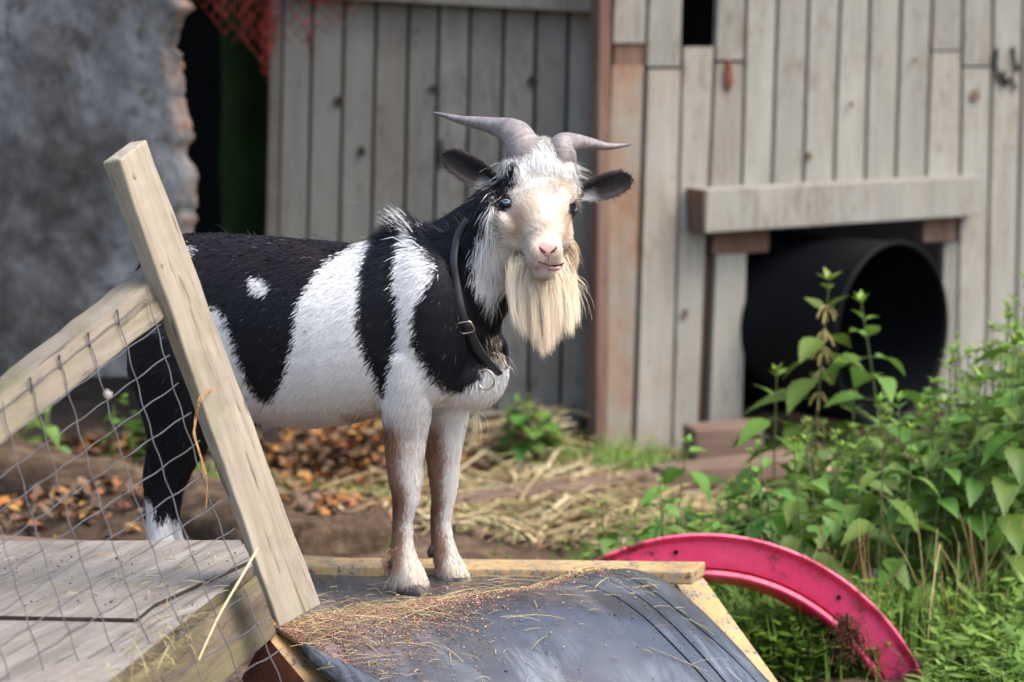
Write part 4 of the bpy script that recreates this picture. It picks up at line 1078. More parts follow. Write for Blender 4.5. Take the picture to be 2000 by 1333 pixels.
# ---- ears
def ear(base, tip, wpx, face, drop):
    ES = drop
    n = 18; m = 10; b = base; d = tip-base; L = d.length; d.normalize(); f = (face-d*face.dot(d)).normalized(); sdv = d.cross(f)
    vs = []; col = []
    prof_ = lambda t: (.42+.58*math.sin(math.pi*.5*min(1, t/.5))**1.2)*(1 if t < .5 else max(0, 1-((t-.5)/.5)**2.6)**.55)
    for i in range(n+1):
        t = i/n; wv_ = wpx*.5*max(.03, prof_(t)); c = b+d*(L*t)+Vector((0, 0, -1))*drop*math.sin(t*math.pi)*.0
        for j in range(m+1):
            a = -1+2*j/m; cup = (.55*(1-t)+.18)*(a*a)*wv_*1.1
            vs.append(tuple(c+sdv*(wv_*a)+f*cup))
            inner = math.exp(-(a/.85)**6)
            col.append(np.array([.007, .005, .005])+(1-inner)*np.array([.035, .030, .028])*(1 if t < .8 else .3)+max(0, 1-t*2.6)*np.array([.42, .41, .41])*max(0, min(1, .5+1.2*a*ES)))
    idx = np.arange(len(vs)).reshape(n+1, m+1); q = np.stack([idx[:-1, :-1], idx[:-1, 1:], idx[1:, 1:], idx[1:, :-1]], -1).reshape(-1, 4)
    me = arr_mesh('ear', vs, None, q); set_attr(me, 'coat', np.array(col)); o = link('ear', me, M['skin'], goat, True)
    s_ = o.modifiers.new('s', 'SOLIDIFY'); s_.thickness = .004; s_.offset = 0
    # hairs inside and along the rim
    rs, ts, ms, cs, ws = [], [], [], [], []
    va = np.array(vs).reshape(n+1, m+1, 3); ca = np.array(col).reshape(n+1, m+1, 3)
    for k in range(1500):
        i = rng.uniform(0, n-.01); j = rng.uniform(0, m-.01) if k > 600 else rng.choice([0.0, m-.01]); p = va[int(i), int(j)]*(1-i%1)+va[int(i)+1, int(j)]*(i % 1); p = p+(va[int(i), int(j)+1]-va[int(i), int(j)])*(j % 1)
        tip_ = p+nb(d)*rng.uniform(.003, .008)*(1 if i < n*.85 else .4)+nb(f)*rng.uniform(.0, .003)+nb(sdv)*(j/m-.5)*.003+rng.normal(0, .002, 3); rs.append(p+nb(f)*.001); ts.append(tip_); ms.append((p+tip_)/2+nb(f)*.002); cs.append(ca[int(i), int(round(j))]*rng.uniform(.7, 1.3)); ws.append(.0004)
    strands('ear_hair', rs, ts, ms, ws, np.array(cs), M['beard'], o)
ear(P(980, 366, 4.40), P(864, 302, 4.41), 52*k_, Vector((-.1, -1, .1)), -1)
ear(P(1122, 382, 4.40), P(1234, 348, 4.41), 48*k_, Vector((.1, -1, .05)), 1)

# ---- eyes, nose, mouth
for px, py, sx in ((990, 393, -1), (1119, 407, 1)):
    p, n_ = proj(px, py)
    if p is None: p = HP(sx*.05, .066, -.02); n_ = HR*sx*.7+HN*.7
    n_ = (Vector(n_)*.6+HN*.5+HR*sx*.3+Vector((0, -.5, 0))).normalized(); c = Vector(p)-n_*.0050
    u = HR-n_*HR.dot(n_); u.normalize(); v = n_.cross(u)
    Mx = Matrix.Translation(c) @ Matrix((u, v, n_)).transposed().to_4x4()
    bm = bmesh.new(); bmesh.ops.create_uvsphere(bm, u_segments=24, v_segments=16, radius=.0100, matrix=Mx); e = obj('eye', bm, M['iris'], goat, True)
    bm = bmesh.new(); loft(bm, [(c+n_*h, u, v, a, b) for h, a, b in ((.0088, .0040, .0013), (.01015, .0040, .0013))], 14, 3.0); obj('pupil', bm, M['pupil'], e)
    bm = bmesh.new()
    for up_ in (1, -1):
        pts = []
        for a in np.linspace(-1, 1, 11):
            h = (.0056 if up_ > 0 else .0064)*(1-a*a); pts.append(c+u*(a*.0118)+v*0+n_*(.0070*math.sqrt(max(0, 1.15-a*a)))+(-HA-n_*(-HA).dot(n_)).normalized()*h*up_)
        tube(bm, pts, [.0010, .0022, .0030, .0033, .0035, .0035, .0035, .0033, .0030, .0022, .0010], 8)
    obj('eyelids', bm, M['lid'], e, True)
# nose pad
def on_head(px, py, off=0.0):
    p, n_ = proj(px, py)
    if p is None: p = P(px, py, 4.28); n_ = HN
    return Vector(p)+Vector((0, -1, 0))*off
cN = on_head(1070, 486); bm = bmesh.new(); g = bmesh.ops.create_uvsphere(bm, u_segments=28, v_segments=16, radius=1)
up_h = (-HA*.85+HN*.4).normalized(); rt_h = HR; fw = rt_h.cross(up_h); fw = fw if fw.y < 0 else -fw
for v in g['verts']:
    x, y, z_ = v.co; wdt = .0165*(1-.5*max(0, -z_)) ; v.co = cN+rt_h*(x*wdt)+up_h*(z_*.0118)+fw*(y*-.0056)
obj('nose', bm, M['pinkskin'], goat, True)
for s_ in (-1, 1):
    bm = bmesh.new(); pts = [cN+rt_h*(s_*x)+up_h*y+fw*(.0052-.10*x) for x, y in ((.0135, .003), (.011, -.0005), (.008, -.0035), (.004, -.006))]
    tube(bm, pts, [.0008, .0020, .0020, .0008], 8); obj('nostril', bm, M['nostril'], goat, True)
bm = bmesh.new(); tube(bm, [cN-up_h*.010+fw*.0045, cN-up_h*.015+fw*.0035, cN-up_h*.019+fw*.002], .0006, 6); obj('philtrum', bm, M['nostril'], goat, True)
mp = [on_head(x, y, .0015) for x, y in ((1052, 511), (1066, 516), (1082, 519), (1094, 518), (1100, 514))]
bm = bmesh.new(); tube(bm, smooth_path(mp, 4), .0014, 6); obj('mouth_line', bm, M['nostril'], goat, True)
lp = [on_head(x, y, .001) for x, y in ((1064, 520), (1074, 525), (1086, 526), (1095, 522), (1099, 517))]
bm = bmesh.new(); q_ = smooth_path(lp, 4); tube(bm, q_, [.0010+.0022*math.sin(math.pi*i/(len(q_)-1)) for i in range(len(q_))], 8); obj('lower_lip', bm, M['lip'], goat, True)

# ---- collar
def strap(bm, path, nrms, wid, th):
    rings = []
    for i, (p, n_) in enumerate(zip(path, nrms)):
        d = (path[min(i+1, len(path)-1)]-path[max(i-1, 0)]).normalized(); n_ = (n_-d*n_.dot(d)).normalized(); s_ = d.cross(n_)
        rings.append([bm.verts.new(p+s_*a*wid*.5+n_*b) for a, b in ((-1, 0), (-.85, th), (.85, th), (1, 0), (.85, -th*.6), (-.85, -th*.6))])
    for a, b in zip(rings, rings[1:]):
        for i in range(6): bm.faces.new((a[i], a[(i+1) % 6], b[(i+1) % 6], b[i]))
    bm.faces.new(rings[0]); bm.faces.new(rings[-1])
near = [(916, 428), (900, 452), (893, 476), (892, 510), (896, 545), (904, 590), (914, 630), (930, 668), (952, 700), (978, 722)]
pts = []; nr = []
for x, y in near:
    p, n_ = proj(x, y)
    if p is None: p = G(x, y, -.02); n_ = -GL
    pts.append(Vector(p)-GL*(.012 if y > 500 else .006)); nr.append((-GL*.8+Vector(n_)*.4).normalized())
ctr = G(930, 600, 0)
far = []
for a in (.25, .5, .75): pass
pf = [pts[-1]+GL*.02+GH*.004, G(988, 680, .045), G(965, 640, .075), G(930, 570, .082), G(905, 500, .06), G(896, 470, .02), pts[0]+GL*.03+GZ*.004]
bm = bmesh.new(); path = smooth_path(pts, 5); nn_ = smooth_path(nr, 5); strap(bm, path, nn_, .0125, .0022)
col_o = obj('collar', bm, M['leather'], goat, True)
bm = bmesh.new(); path = smooth_path(pf, 5); strap(bm, path, [((p-ctr).normalized()) for p in path], .0125, .0022); obj('collar_back', bm, M['leather'], col_o, True)
# doubled strap end, buckle, ring
bm = bmesh.new(); q2 = [pts[6]-GL*.006+GH*.004, pts[7]-GL*.007+GH*.004, pts[8]-GL*.007+GH*.003, pts[9]-GL*.005+GH*.002-GZ*.006]
strap(bm, smooth_path(q2, 5), [(-GL) for _ in range(16)], .0175, .0030); obj('strap_end', bm, M['leather'], col_o, True)
bm = bmesh.new(); bc = pts[6]-GL*.010+GH*.004-GZ*.004; dd = (pts[7]-pts[6]).normalized(); sv = dd.cross(-GL).normalized()
loop = [bc+dd*a+sv*b for a, b in ((-.007, -.011), (.010, -.011), (.010, .011), (-.007, .011), (-.007, -.011))]; tube(bm, smooth_path(loop, 4), .0014, 6); obj('buckle', bm, M['steel'], col_o, True)
bm = bmesh.new(); rc = pts[9]-GL*.040-GZ*.010-GH*.006; a1 = Vector((.93, -.3, .2)).normalized(); a2 = Vector((-.25, 0, 1)).normalized(); a2 = (a2-a1*a2.dot(a1)).normalized()
R0, r0 = .0145, .0017; rg = []
for i in range(36):
    t = 2*math.pi*i/36; cpt = rc+(a1*math.cos(t)*.95+a2*math.sin(t)*1.1)*R0; rad_ = (a1*math.cos(t)+a2*math.sin(t)); nx_ = a1.cross(a2)
    rg.append([bm.verts.new(cpt+rad_*(r0*math.cos(q))+nx_*(r0*math.sin(q))) for q in np.linspace(0, 6.283, 9)[:-1]])
for i in range(36):
    a, b = rg[i], rg[(i+1) % 36]
    for j in range(8): bm.faces.new((a[j], a[(j+1) % 8], b[(j+1) % 8], b[j]))
obj('ring', bm, M['steel'], col_o, True)

# ------------------------------------------------------------------ nettles and weeds
def leaf_geo(L, Wd, fold=.28, droop=.35, seg=12, teeth=.16, tipx=1.35):
    vs = []; fs = []
    for i in range(seg+1):
        t = i/seg; wv_ = Wd*.5*(math.sin(math.pi*min(1, t**.72*1.0))**.85)*(1.08-.35*t)
        if i % 2 and 0 < i < seg: wv_ *= 1+teeth
        if i == 0: wv_ = Wd*.06
        if i == seg: wv_ = 0.0004
        z = -droop*L*t*t
        vs += [(L*t, -wv_, z+fold*wv_), (L*t, -wv_*.5, z+fold*wv_*.62), (L*t, 0, z), (L*t, wv_*.5, z+fold*wv_*.62), (L*t, wv_, z+fold*wv_)]
    for i in range(seg):
        for j in range(4): a = i*5+j; fs.append((a, a+5, a+6, a+1))
    return np.array(vs), np.array(fs)
def nettle_mesh(H, seed, lmax=.085, wratio=.56, gap=.06, droop=.35, catkin=False):
    g = random.Random(seed); V = []; Fc = []; T = []; n0 = 0; st = bmesh.new(); ck = bmesh.new()
    bx, by = g.uniform(-.06, .06)*H*2, g.uniform(-.05, .05)*H*2
    stem = lambda z: Vector((bx*(z/H)**1.6, by*(z/H)**1.6, z))
    tube(st, [stem(H*k/9) for k in range(10)], .0034, 6, r1=.0012)
    z = H*.10; a0 = g.uniform(0, 3.14); k = 0
    while z < H:
        f = z/H; L = lmax*(.55+.75*math.sin(math.pi*min(1, .18+f*.72)))*(1 if f < .72 else max(.28, 1-(f-.72)*2.6))
        for s_ in (0, 1):
            if g.random() < .06: continue
            a = a0+k*1.571+s_*math.pi+g.uniform(-.3, .3); l_ = L*g.uniform(.82, 1.12)
            v, fc = leaf_geo(l_, l_*wratio*g.uniform(.9, 1.1), g.uniform(.15, .4), droop*g.uniform(.6, 1.5))
            pit = g.uniform(-.15, .45) if f < .85 else g.uniform(-.9, -.35)
            pl = .020*l_/.08
            Mx = Matrix.Translation(stem(z)) @ Matrix.Rotation(a, 4, 'Z') @ Matrix.Rotation(pit, 4, 'Y') @ Matrix.Translation((pl, 0, 0)) @ Matrix.Rotation(g.uniform(-.35, .35), 4, 'X')
            m3 = np.array(Mx)[:3]; V.append(v @ m3[:, :3].T+m3[:, 3]); Fc.append(fc+n0); n0 += len(v)
            T += [min(1, max(0, (f-.7)*1.6)+g.uniform(0, .25))]*len(v)
            tube(st, [stem(z), Mx @ Vector((0, 0, 0))], .0011, 4)
            for w_ in range(3 if catkin and .35 < f < .92 else 0):
                p = stem(z+.006*w_); a += 1.1; pts = [p]; d = Vector((math.cos(a+.6), math.sin(a+.6), .3))*.0045
                for q_ in range(5): p = p+d; d.z -= .0028; pts.append(p.copy())
                tube(ck, pts, .0017, 5)
        z += gap*g.uniform(.8, 1.15)*(1-.45*f); k += 1
    for q_ in range(5):
        l_ = lmax*.33*g.uniform(.7, 1.2); v, fc = leaf_geo(l_, l_*.42, .3, .15)
        Mx = Matrix.Translation(stem(H)) @ Matrix.Rotation(q_*1.26+g.random(), 4, 'Z') @ Matrix.Rotation(g.uniform(-1.2, -.6), 4, 'Y')
        m3 = np.array(Mx)[:3]; V.append(v @ m3[:, :3].T+m3[:, 3]); Fc.append(fc+n0); n0 += len(v); T += [.9]*len(v)
    me = arr_mesh('leaves', np.concatenate(V), None, np.concatenate(Fc)); T = np.array(T); set_attr(me, 'tint', np.stack([T, T, T], 1)); me.materials.append(M['leaf'])
    me.polygons.foreach_set('use_smooth', [True]*len(me.polygons))
    ms = bpy.data.meshes.new('stem'); st.to_mesh(ms); st.free(); ms.materials.append(M['stem'])
    mc = None
    if catkin: mc = bpy.data.meshes.new('flower_strings'); ck.to_mesh(mc); mc.materials.append(M['catkin'])
    ck.free(); return me, ms, mc
VAR = {}
for i, H in enumerate((.30, .38, .46, .55)):
    for j in range(3): VAR[(i, j)] = (H, nettle_mesh(H, 50+i*7+j, lmax=(.054, .064, .072, .078)[i], wratio=(.5, .58, .64)[j], gap=(.05, .058, .064)[j]))
WEED = [(.24, nettle_mesh(.24, 300+j, lmax=.045, wratio=.75, gap=.035, droop=.5)) for j in range(3)]
def plant(name, label, cat, x, y, var, hgt, group=None, rz=None, z=None):
    H, (ml, ms, mc) = var; r_ = empty(name, label, cat, (x, y, float(gz(x, y)) if z is None else z), group, random.uniform(0, 6.28) if rz is None else rz)
    k = hgt/H; r_.scale = (k**.35, k**.35, k)
    for nm, m_ in (('leaves', ml), ('stem', ms), ('flower_strings', mc)):
        if m_ is not None: o = bpy.data.objects.new(nm, m_); C.objects.link(o); o.parent = r_
    return r_
def at_top(px, py, D):
    p = P(px, py, D); return p.x, p.y, p.z
# prominent plants
for px, py, D, H0_, lm, label, ck, rz in (
    (1588, 545, 5.95, .60, .098, 'tallest nettle with hanging yellowish flower strings in front of the drum', True, .3),
    (1742, 590, 5.95, .55, .098, 'slender nettle with widely spaced leaves before the black drum mouth', False, .9),
    (1512, 724, 5.9, .40, .09, 'short young nettle left of the drum mouth beside the pale board', False, .2),
    (1972, 552, 5.7, .60, .10, 'tall pale green nettle at the right edge before the shed boards', False, .5),
    (1318, 868, 5.9, .32, .095, 'leafy nettle standing nearest the boards left of the drum', False, .7),
    (1185, 985, 5.6, .22, .08, 'lowest leafy nettle at the left end of the nettle patch', False, .1)):
    x, y, zt = at_top(px, py, D); v = (H0_, nettle_mesh(H0_, int(px), lmax=lm, gap=.07, catkin=ck))
    plant('nettle', label, 'nettle', x, y, v, zt-float(gz(x, y)), None, rz)
random.seed(11)
ytop = lambda px: float(np.interp(px, [1080, 1150, 1230, 1300, 1400, 1480, 1560, 1650, 1720, 1800, 1880, 1950, 2060], [1040, 1000, 965, 915, 930, 870, 815, 800, 785, 760, 690, 615, 560]))
cnt = 0
for row, D in enumerate((6.35, 6.15, 5.95, 5.75, 5.55, 5.35)):
    px = 1400+random.uniform(0, 60) if D > 6 else (1120+random.uniform(0, 60) if D < 5.8 else 1200)
    while px < 2080:
        yt = ytop(px)+random.uniform(0, 75)+(5.95-D)*(60 if px < 1700 else 20)
        if not (1230 < px < 1560 and D > 5.85 and random.random() < .8):
            x, y, zt = at_top(px, yt, D+random.uniform(-.08, .08)); h = zt-float(gz(x, y))
            if h > .07:
                i = min(3, max(0, int((h-.26)/.09))); v = VAR[(i, random.randrange(3))]
                plant('nettle', 'green nettle in the dense patch filling the right side behind the pink ring', 'nettle', x, y, v, h, 'nettles of the dense right hand patch'); cnt += 1
        px += random.uniform(34, 62)
# dark weeds by the shed and slab
for px, py, D, label in ((1010, 762, 7.0, 'dark green leafy weed growing at the foot of the grey door'), (262, 735, 6.3, 'dark weed behind the upper corner of the wire mesh'), (40, 690, 6.4, 'dark weed at the foot of the concrete slab by the left edge')):
    x, y, zt = at_top(px, py, D); r_ = empty('weed', label, 'weed', (x, y, float(gz(x, y))))
    for j in range(3):
        H, (ml, ms, mc) = WEED[j]; k = (zt-float(gz(x, y)))/H*random.uniform(.75, 1.0)
        for nm, m_ in (('leaves', ml), ('stem', ms)):
            o = bpy.data.objects.new(nm, m_); C.objects.link(o); o.parent = r_; o.location = (random.uniform(-.06, .06), random.uniform(-.05, .05), 0); o.rotation_euler = (random.uniform(-.3, .3), random.uniform(-.3, .3), j*2.0); o.scale = (1.3, 1.3, k)
# low feathery ground cover between nettles and ring, grass at the wall
def sprigs(name, spots, label, lw=.011, col=None):
    V = []; Q = []; T = []; n0 = 0
    for x, y, h in spots:
        z0 = float(gz(x, y)); lean = np.array([random.gauss(0, .16), random.gauss(0, .16), 1.0]); m_ = int(9+h*60); lk = random.choice([.7, .9, 1.2, 1.9])
        for k in range(m_):
            f = (k+random.random())/m_; c = np.array([x, y, z0])+lean*h*f; a = random.uniform(0, 6.283); L = lw*lk*random.uniform(.7, 1.5)*(1.25-.5*f)
            d = np.array([math.cos(a), math.sin(a), random.uniform(-.25, .6)])*L*2; sd = np.array([-math.sin(a), math.cos(a), random.uniform(-.3, .3)])*L*.42
            V += [c, c+d*.45+sd, c+d, c+d*.45-sd]; Q.append((n0, n0+1, n0+2, n0+3)); n0 += 4; T += [random.uniform(0, .8)]*4
        s_ = np.array([.0012, 0, 0]); c = np.array([x, y, z0]); V += [c-s_, c+s_, c+lean*h+s_*.4, c+lean*h-s_*.4]; Q.append((n0, n0+1, n0+2, n0+3)); n0 += 4; T += [.3]*4
    me = arr_mesh(name, np.array(V), None, np.array(Q)); T = np.array(T); set_attr(me, 'tint', np.stack([T, T, T], 1))
    return tag(link(name, me, M['leaf']), label, 'ground cover', kind='stuff')
sp_l = []
for k in range(2300):
    D = random.uniform(5.13, 6.1); px = random.uniform(1090 if D < 5.8 else 1300, 2080); x = P(px, 900, D).x
    cl_ = float(vnoise(x*5, D*5, 41))
    if random.random() < (.25+.6*(px > 1350))*(.55+.9*cl_): sp_l.append((x, D, random.uniform(.03, .15)*(.8+.5*cl_)*(1.0 if px > 1300 else .6)))
for k in range(330):
    px = random.uniform(1830, 2100); D = random.uniform(4.55, 5.2); sp_l.append((P(px, 900, D).x, D, random.uniform(.05, .15)))
for k in range(260):
    px = random.uniform(1430, 1720); D = random.uniform(5.03, 5.15); sp_l.append((P(px, 900, D).x, D, random.uniform(.04, .12)))
sprigs('ground_cover', sp_l, 'low fine leaved weeds covering the ground around the pink ring')
def grass(name, spots, label):
    V = []; Q = []; T = []; n0 = 0
    for x, y, h in spots:
        z0 = float(gz(x, y)); a = random.uniform(0, 6.283); b = np.array([math.cos(a), math.sin(a), 0])*h*random.uniform(.1, .6); sd = np.array([.0022, .001, 0]); c = np.array([x, y, z0])
        for t0, t1 in ((0, .5), (.5, 1)):
            p0 = c+b*t0*t0+np.array([0, 0, h*t0]); p1 = c+b*t1*t1+np.array([0, 0, h*t1*(1-.15*t1)]); V += [p0-sd*(1.05-t0), p0+sd*(1.05-t0), p1+sd*(1.05-t1), p1-sd*(1.05-t1)]; Q.append((n0, n0+1, n0+2, n0+3)); n0 += 4; T += [random.uniform(.1, .7)]*4
    me = arr_mesh(name, np.array(V), None, np.array(Q)); T = np.array(T); set_attr(me, 'tint', np.stack([T, T, T], 1))
    return tag(link(name, me, M['leaf']), label, 'grass', kind='stuff')
gl = []
for px, D, sp, n, h in ((1215, 7.05, 60, 420, .10), (1110, 7.0, 60, 160, .06), (960, 6.6, 60, 90, .03), (650, 6.6, 90, 200, .06), (440, 6.2, 50, 160, .06), (1300, 5.5, 160, 400, .07), (1600, 5.2, 220, 900, .13), (240, 6.6, 80, 200, .08)):
    for k in range(n):
        gl.append((P(px+random.gauss(0, sp), 900, D).x, D+random.gauss(0, .08), h*random.uniform(.5, 1.3)))
grass('grass', gl, 'thin green grass growing along the shed wall and between the weeds')

# ------------------------------------------------------------------ straw, sawdust, litter
def straw_obj(name, lst, label, cat='straw', mat=None, kind='stuff', tints=None):
    K = 5; n = len(lst); V = np.zeros((n, K, 3, 3)); col = np.zeros((n, K*3, 3))
    for i, (p, d, L, r, bend, tint) in enumerate(lst):
        d = np.array(d, float); d /= np.linalg.norm(d); p = np.array(p[:], float); a = np.cross(d, [.13, .2, .97]); a /= np.linalg.norm(a)+1e-9; b = np.cross(d, a); cv = np.array(bend, float)
        for k in range(K):
            t = k/(K-1)-.5; c = p+d*L*t+cv*(.25-t*t)*4
            for j in range(3):
                an = j*2.094; V[i, k, j] = c+(a*math.cos(an)+b*math.sin(an)*.55)*r*(1-.35*abs(t))
        col[i] = tint
    idx = np.arange(n*K*3).reshape(n, K, 3); q = []
    for j in range(3): q.append(np.stack([idx[:, :-1, j], idx[:, :-1, (j+1) % 3], idx[:, 1:, (j+1) % 3], idx[:, 1:, j]], -1).reshape(-1, 4))
    me = arr_mesh(name, V.reshape(-1, 3), None, np.concatenate(q)); set_attr(me, 'tint', col.reshape(-1, 3))
    o = link(name, me, mat or M['straw'])
    return tag(o, label, cat, kind=kind) if label else o
def stint():
    c = random.choice([(.52, .41, .20), (.43, .33, .16), (.58, .49, .30), (.33, .25, .13), (.38, .36, .16), (.26, .17, .10)]); k = random.uniform(.75, 1.15); return tuple(x*k for x in c)
L = []
for k in range(430):
    u = random.random()**1.25*.93; vi = min(86, max(2, random.gauss(44, 13) if random.random() < .8 else random.uniform(10, 86)))
    p = mat_pt(u, vi); q_ = mat_pt(min(.99, u+.01), vi)-p; w_ = mat_pt(u, min(88, vi+1))-p; a = random.gauss(0, .7); q_.normalize(); w_.normalize()
    d = q_*math.cos(a)+w_*math.sin(a); Ls = random.choice([.008, .012, .02, .03, .05, .085])*random.uniform(.7, 1.2)
    L.append((p+Vector((0, 0, .0022+random.random()*.003)), d, Ls, random.uniform(.0005, .0012), (0, 0, random.uniform(0, .004)*Ls/.05), stint()))
for k in range(320):   # pile at the left corner
    u = abs(random.gauss(0, .16)); vi = min(86, max(20, 50+random.gauss(0, 9)))
    if u > .9: continue
    p = mat_pt(u, vi); a = random.gauss(.3, .7); d = Vector((math.cos(a), math.sin(a)*.8, -.15)); L.append((p+Vector((0, 0, random.uniform(.002, .010))), d, random.uniform(.012, .06), random.uniform(.0005, .0010), (0, 0, random.uniform(0, .006)), stint()))
straw_obj('straw', L, 'loose yellow straw scattered over the black rubber of the ramp')
def crumbs(name, pts, smin, smax, cols, label, cat):
    n = len(pts); P_ = np.array([p[:] for p in pts]); g = np.random.default_rng(5)
    o = g.normal(0, 1, (n, 4, 3)); o /= np.linalg.norm(o, axis=2)[:, :, None]; sz = (smin+(smax-smin)*g.random(n)**2)[:, None, None]
    V = (P_[:, None]+o*sz*np.array([1, 1, .7])).reshape(-1, 3); i0 = np.arange(n)*4
    T = np.concatenate([np.stack([i0+a, i0+b, i0+c], 1) for a, b, c in ((0, 1, 2), (0, 2, 3), (0, 3, 1), (1, 3, 2))])
    me = arr_mesh(name, V, T); ci = g.integers(0, len(cols), n); cl_ = np.array(cols)[ci]*g.uniform(.75, 1.2, (n, 1)); set_attr(me, 'tint', np.repeat(cl_, 4, 0))
    return tag(link(name, me, M['straw']), label, cat, kind='stuff')
pts = []
while len(pts) < 13000:
    u = random.random()**1.3; vi = 44+1.5+3*math.sin(u*7)+random.gauss(0, 4.6)*(1.2-u)+(0 if random.random() < .8 else random.gauss(0, 9))
    if random.random() > (1.15-1.25*u): continue
    pts.append(mat_pt(min(.95, u), min(88, max(1, vi)))+Vector((0, 0, .001+random.random()*.003)))
crumbs('sawdust', pts, .0008, .0032, [(.55, .27, .18), (.60, .33, .22), (.42, .20, .13), (.62, .42, .30)], 'pinkish sawdust spilled in a band along the ridge of the ramp', 'sawdust')
pts = []
for k in range(1500): pts.append(mat_pt(random.random()*.9, min(88, max(1, random.gauss(38, 16))))+Vector((0, 0, .001)))
for k in range(420):
    p = on_z(random.uniform(-40, 470), random.uniform(1075, 1190), ZD+.0105); pts.append(p)
crumbs('dirt_crumbs', pts, .0008, .0035, [(.05, .035, .025), (.10, .07, .045), (.20, .16, .11), (.30, .24, .17)], 'dark dirt crumbs strewn over the rubber and the plywood', 'dirt')
L = []
for k in range(90):
    px, py = random.uniform(-20, 440), random.uniform(1080, 1185); a = random.uniform(0, 3.14); L.append((on_z(px, py, ZD+.0118), (math.cos(a), math.sin(a), 0), random.uniform(.006, .03), .0007, (0, 0, .001), stint()))
for k in range(130):   # tufts caught along the deck's edge
    t = random.random(); t = .25+.75*t; e = top[2].lerp(top[3], .25+.8*t); p = e+nrm*random.uniform(-.03, .022)+Vector((0, 0, random.uniform(-.06, .012)))
    a = random.gauss(0, .8); L.append((p, (math.sin(a)*.8+.25, random.gauss(-.3, .5), math.cos(a)*.9-.5), random.uniform(.02, .10), random.uniform(.0005, .0011), (random.gauss(0, .006), 0, random.uniform(0, .01)), stint()))
straw_obj('straw', L, 'straw wisps caught along the edge of the plywood deck')
L = []
for k in range(1100):
    px, py = random.gauss(1040, 130), random.gauss(1000, 45); p = on_z(px, max(900, py), 0); z = float(gz(p.x, p.y)); a = random.gauss(.3, .8); L.append((Vector((p.x, p.y, z+random.uniform(.004, .035))), (math.cos(a), math.sin(a), random.gauss(.05, .25)), random.uniform(.06, .26), random.uniform(.003, .0075), (random.gauss(0, .01), random.gauss(0, .01), random.uniform(0, .02)), tuple(.9*x for x in stint())))
for k in range(2600):
    px, py = random.uniform(1180, 1800), random.uniform(900, 1090); p = on_z(px, py, 0); z = float(gz(p.x, p.y)); a = random.uniform(0, 3.14); L.append((Vector((p.x, p.y, z+random.uniform(.003, .02))), (math.cos(a), math.sin(a), random.gauss(0, .12)), random.uniform(.05, .15), random.uniform(.003, .007), (random.gauss(0, .006), random.gauss(0, .006), random.uniform(0, .01)), tuple(.85*x for x in stint())))
for k in range(500):
    px, py = random.uniform(100, 900), random.uniform(880, 1060); p = on_z(px, py, 0); z = float(gz(p.x, p.y)); a = random.uniform(0, 3.14); L.append((Vector((p.x, p.y, z+.01)), (math.cos(a), math.sin(a), random.gauss(0, .2)), random.uniform(.04, .16), .0026, (0, 0, random.uniform(0, .01)), tuple(.7*x for x in stint())))
straw_obj('straw', L, 'trampled hay and straw on the ground between goat and nettles')
# clods, bark chips and pebbles
pts = []
for k in range(3200):
    px, py = random.uniform(-60, 1500), random.uniform(880, 1110); p = on_z(px, py, 0); pts.append(Vector((p.x, p.y, float(gz(p.x, p.y))+.002)))
crumbs('soil_clods', pts, .003, .042, [(.05, .032, .02), (.10, .066, .042), (.17, .115, .075), (.24, .17, .11), (.13, .055, .03)], 'loose brown clods and bark chips on the bare earth', 'soil')
# fallen leaves
V = []; Q = []; T = []; n0 = 0
for cx, cy, sx, sy, n, z0 in ((660, 880, 90, 22, 1500, .09), (960, 890, 80, 15, 300, .09), (190, 840, 80, 30, 900, .10), (430, 980, 140, 50, 700, .03), (100, 960, 90, 40, 500, .1), (680, 1010, 110, 35, 500, .03)):
    for k in range(n):
        p = on_z(cx+random.gauss(0, sx), max(830, cy+random.gauss(0, sy)), z0)
        if p.y > 7.35: continue
        c = np.array([p.x, p.y, float(gz(p.x, p.y))+random.uniform(.006, .03)]); a = random.uniform(0, 6.28); L_ = random.uniform(.009, .026)
        d = np.array([math.cos(a), math.sin(a), random.gauss(0, .45)])*L_; sd = np.array([-math.sin(a), math.cos(a), random.gauss(0, .45)])*L_*.5; up = np.array([0, 0, L_*.25])
        V += [c-d, c+sd+up, c+d, c-sd+up]; Q.append((n0, n0+1, n0+2, n0+3)); n0 += 4
        col = random.choice([(.30, .12, .03), (.22, .085, .03), (.16, .085, .04), (.34, .19, .05), (.09, .055, .035), (.13, .085, .05), (.07, .045, .03), (.18, .12, .075)]); T += [col]*4
me = arr_mesh('fallen_leaves', np.array(V), None, np.array(Q)); set_attr(me, 'tint', np.array(T))
tag(link('fallen_leaves', me, M['straw']), 'orange and brown fallen leaves littering the ground below the shed', 'leaves', kind='stuff')
L = []
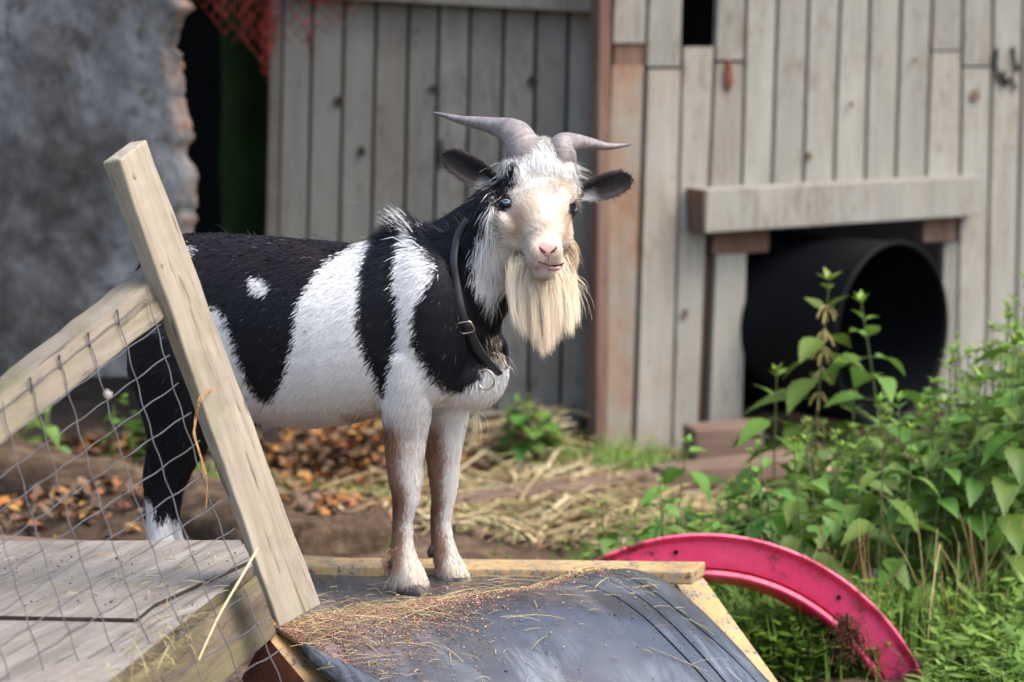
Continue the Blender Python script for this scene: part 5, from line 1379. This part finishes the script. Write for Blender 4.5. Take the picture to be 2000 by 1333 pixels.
for k in range(130):
    px = random.uniform(1480, 1980); D = random.uniform(5.1, 5.6); x = P(px, 900, D).x; h = random.uniform(.08, .26); z0 = float(gz(x, D)); t_ = random.choice([(.24, .15, .06), (.34, .24, .10), (.18, .10, .05), (.40, .33, .14)])
    L.append((Vector((x, D, z0+h/2)), (random.gauss(0, .25), random.gauss(0, .25), 1), h, random.uniform(.0010, .0022), (random.gauss(0, .01), 0, 0), t_))
straw_obj('dead_stalks', L, 'dry brown dead stalks standing among the weeds behind the pink ring', 'dead stalks')
# one long straw leaning on the mesh, an orange twine, a wool tuft
def wp(px, py, k=-.006): return P(px, py, mD(px, py)+k)
bm = bmesh.new(); tube(bm, smooth_path([wp(503, 1072), wp(470, 1130), wp(432, 1195), wp(408, 1245), wp(388, 1290)], 5), .0019, 5, r1=.0010)
o = obj('straw_stalk', bm, M['straw']); set_attr(o.data, 'tint', np.array([[.60, .48, .26]]*len(o.data.vertices))); tag(o, 'long pale straw stalk leaning against the wire mesh beside the post foot', 'straw stalk')
bm = bmesh.new()
for k in range(5):
    j = lambda: random.uniform(-3, 3)
    pts = [on_post(438+j()*2, 768+j(), .003)[0], on_post(412+j(), 762+j(), .005)[0], wp(392+j(), 780+j(), -.03), wp(383+j(), 815+j(), -.012), wp(379+j(), 850+j()), wp(387+j(), 880+j()), wp(402+j(), 930+j()*2), wp(404+j(), 985+j()*4)][:6+k % 3]
    tube(bm, smooth_path(pts, 5), .00045, 4)
o = obj('twine', bm, M['straw']); set_attr(o.data, 'tint', np.array([[.40, .22, .08]]*len(o.data.vertices))); tag(o, 'frayed orange twine knotted around the wire beside the leaning post', 'twine')
bm = bmesh.new(); c = wp(211, 770, -.002)
for k in range(60):
    d = Vector((random.gauss(0, 1), random.gauss(0, 1), random.gauss(0, 1))).normalized()*random.uniform(.003, .008); tube(bm, [c, c+d*.6+Vector((random.gauss(0, .002), 0, random.gauss(0, .002))), c+d], .0004, 3)
o = obj('wool_tuft', bm, M['straw']); set_attr(o.data, 'tint', np.array([[.6, .56, .5]]*len(o.data.vertices))); tag(o, 'small whitish hair tuft snagged on the wire mesh', 'hair tuft')
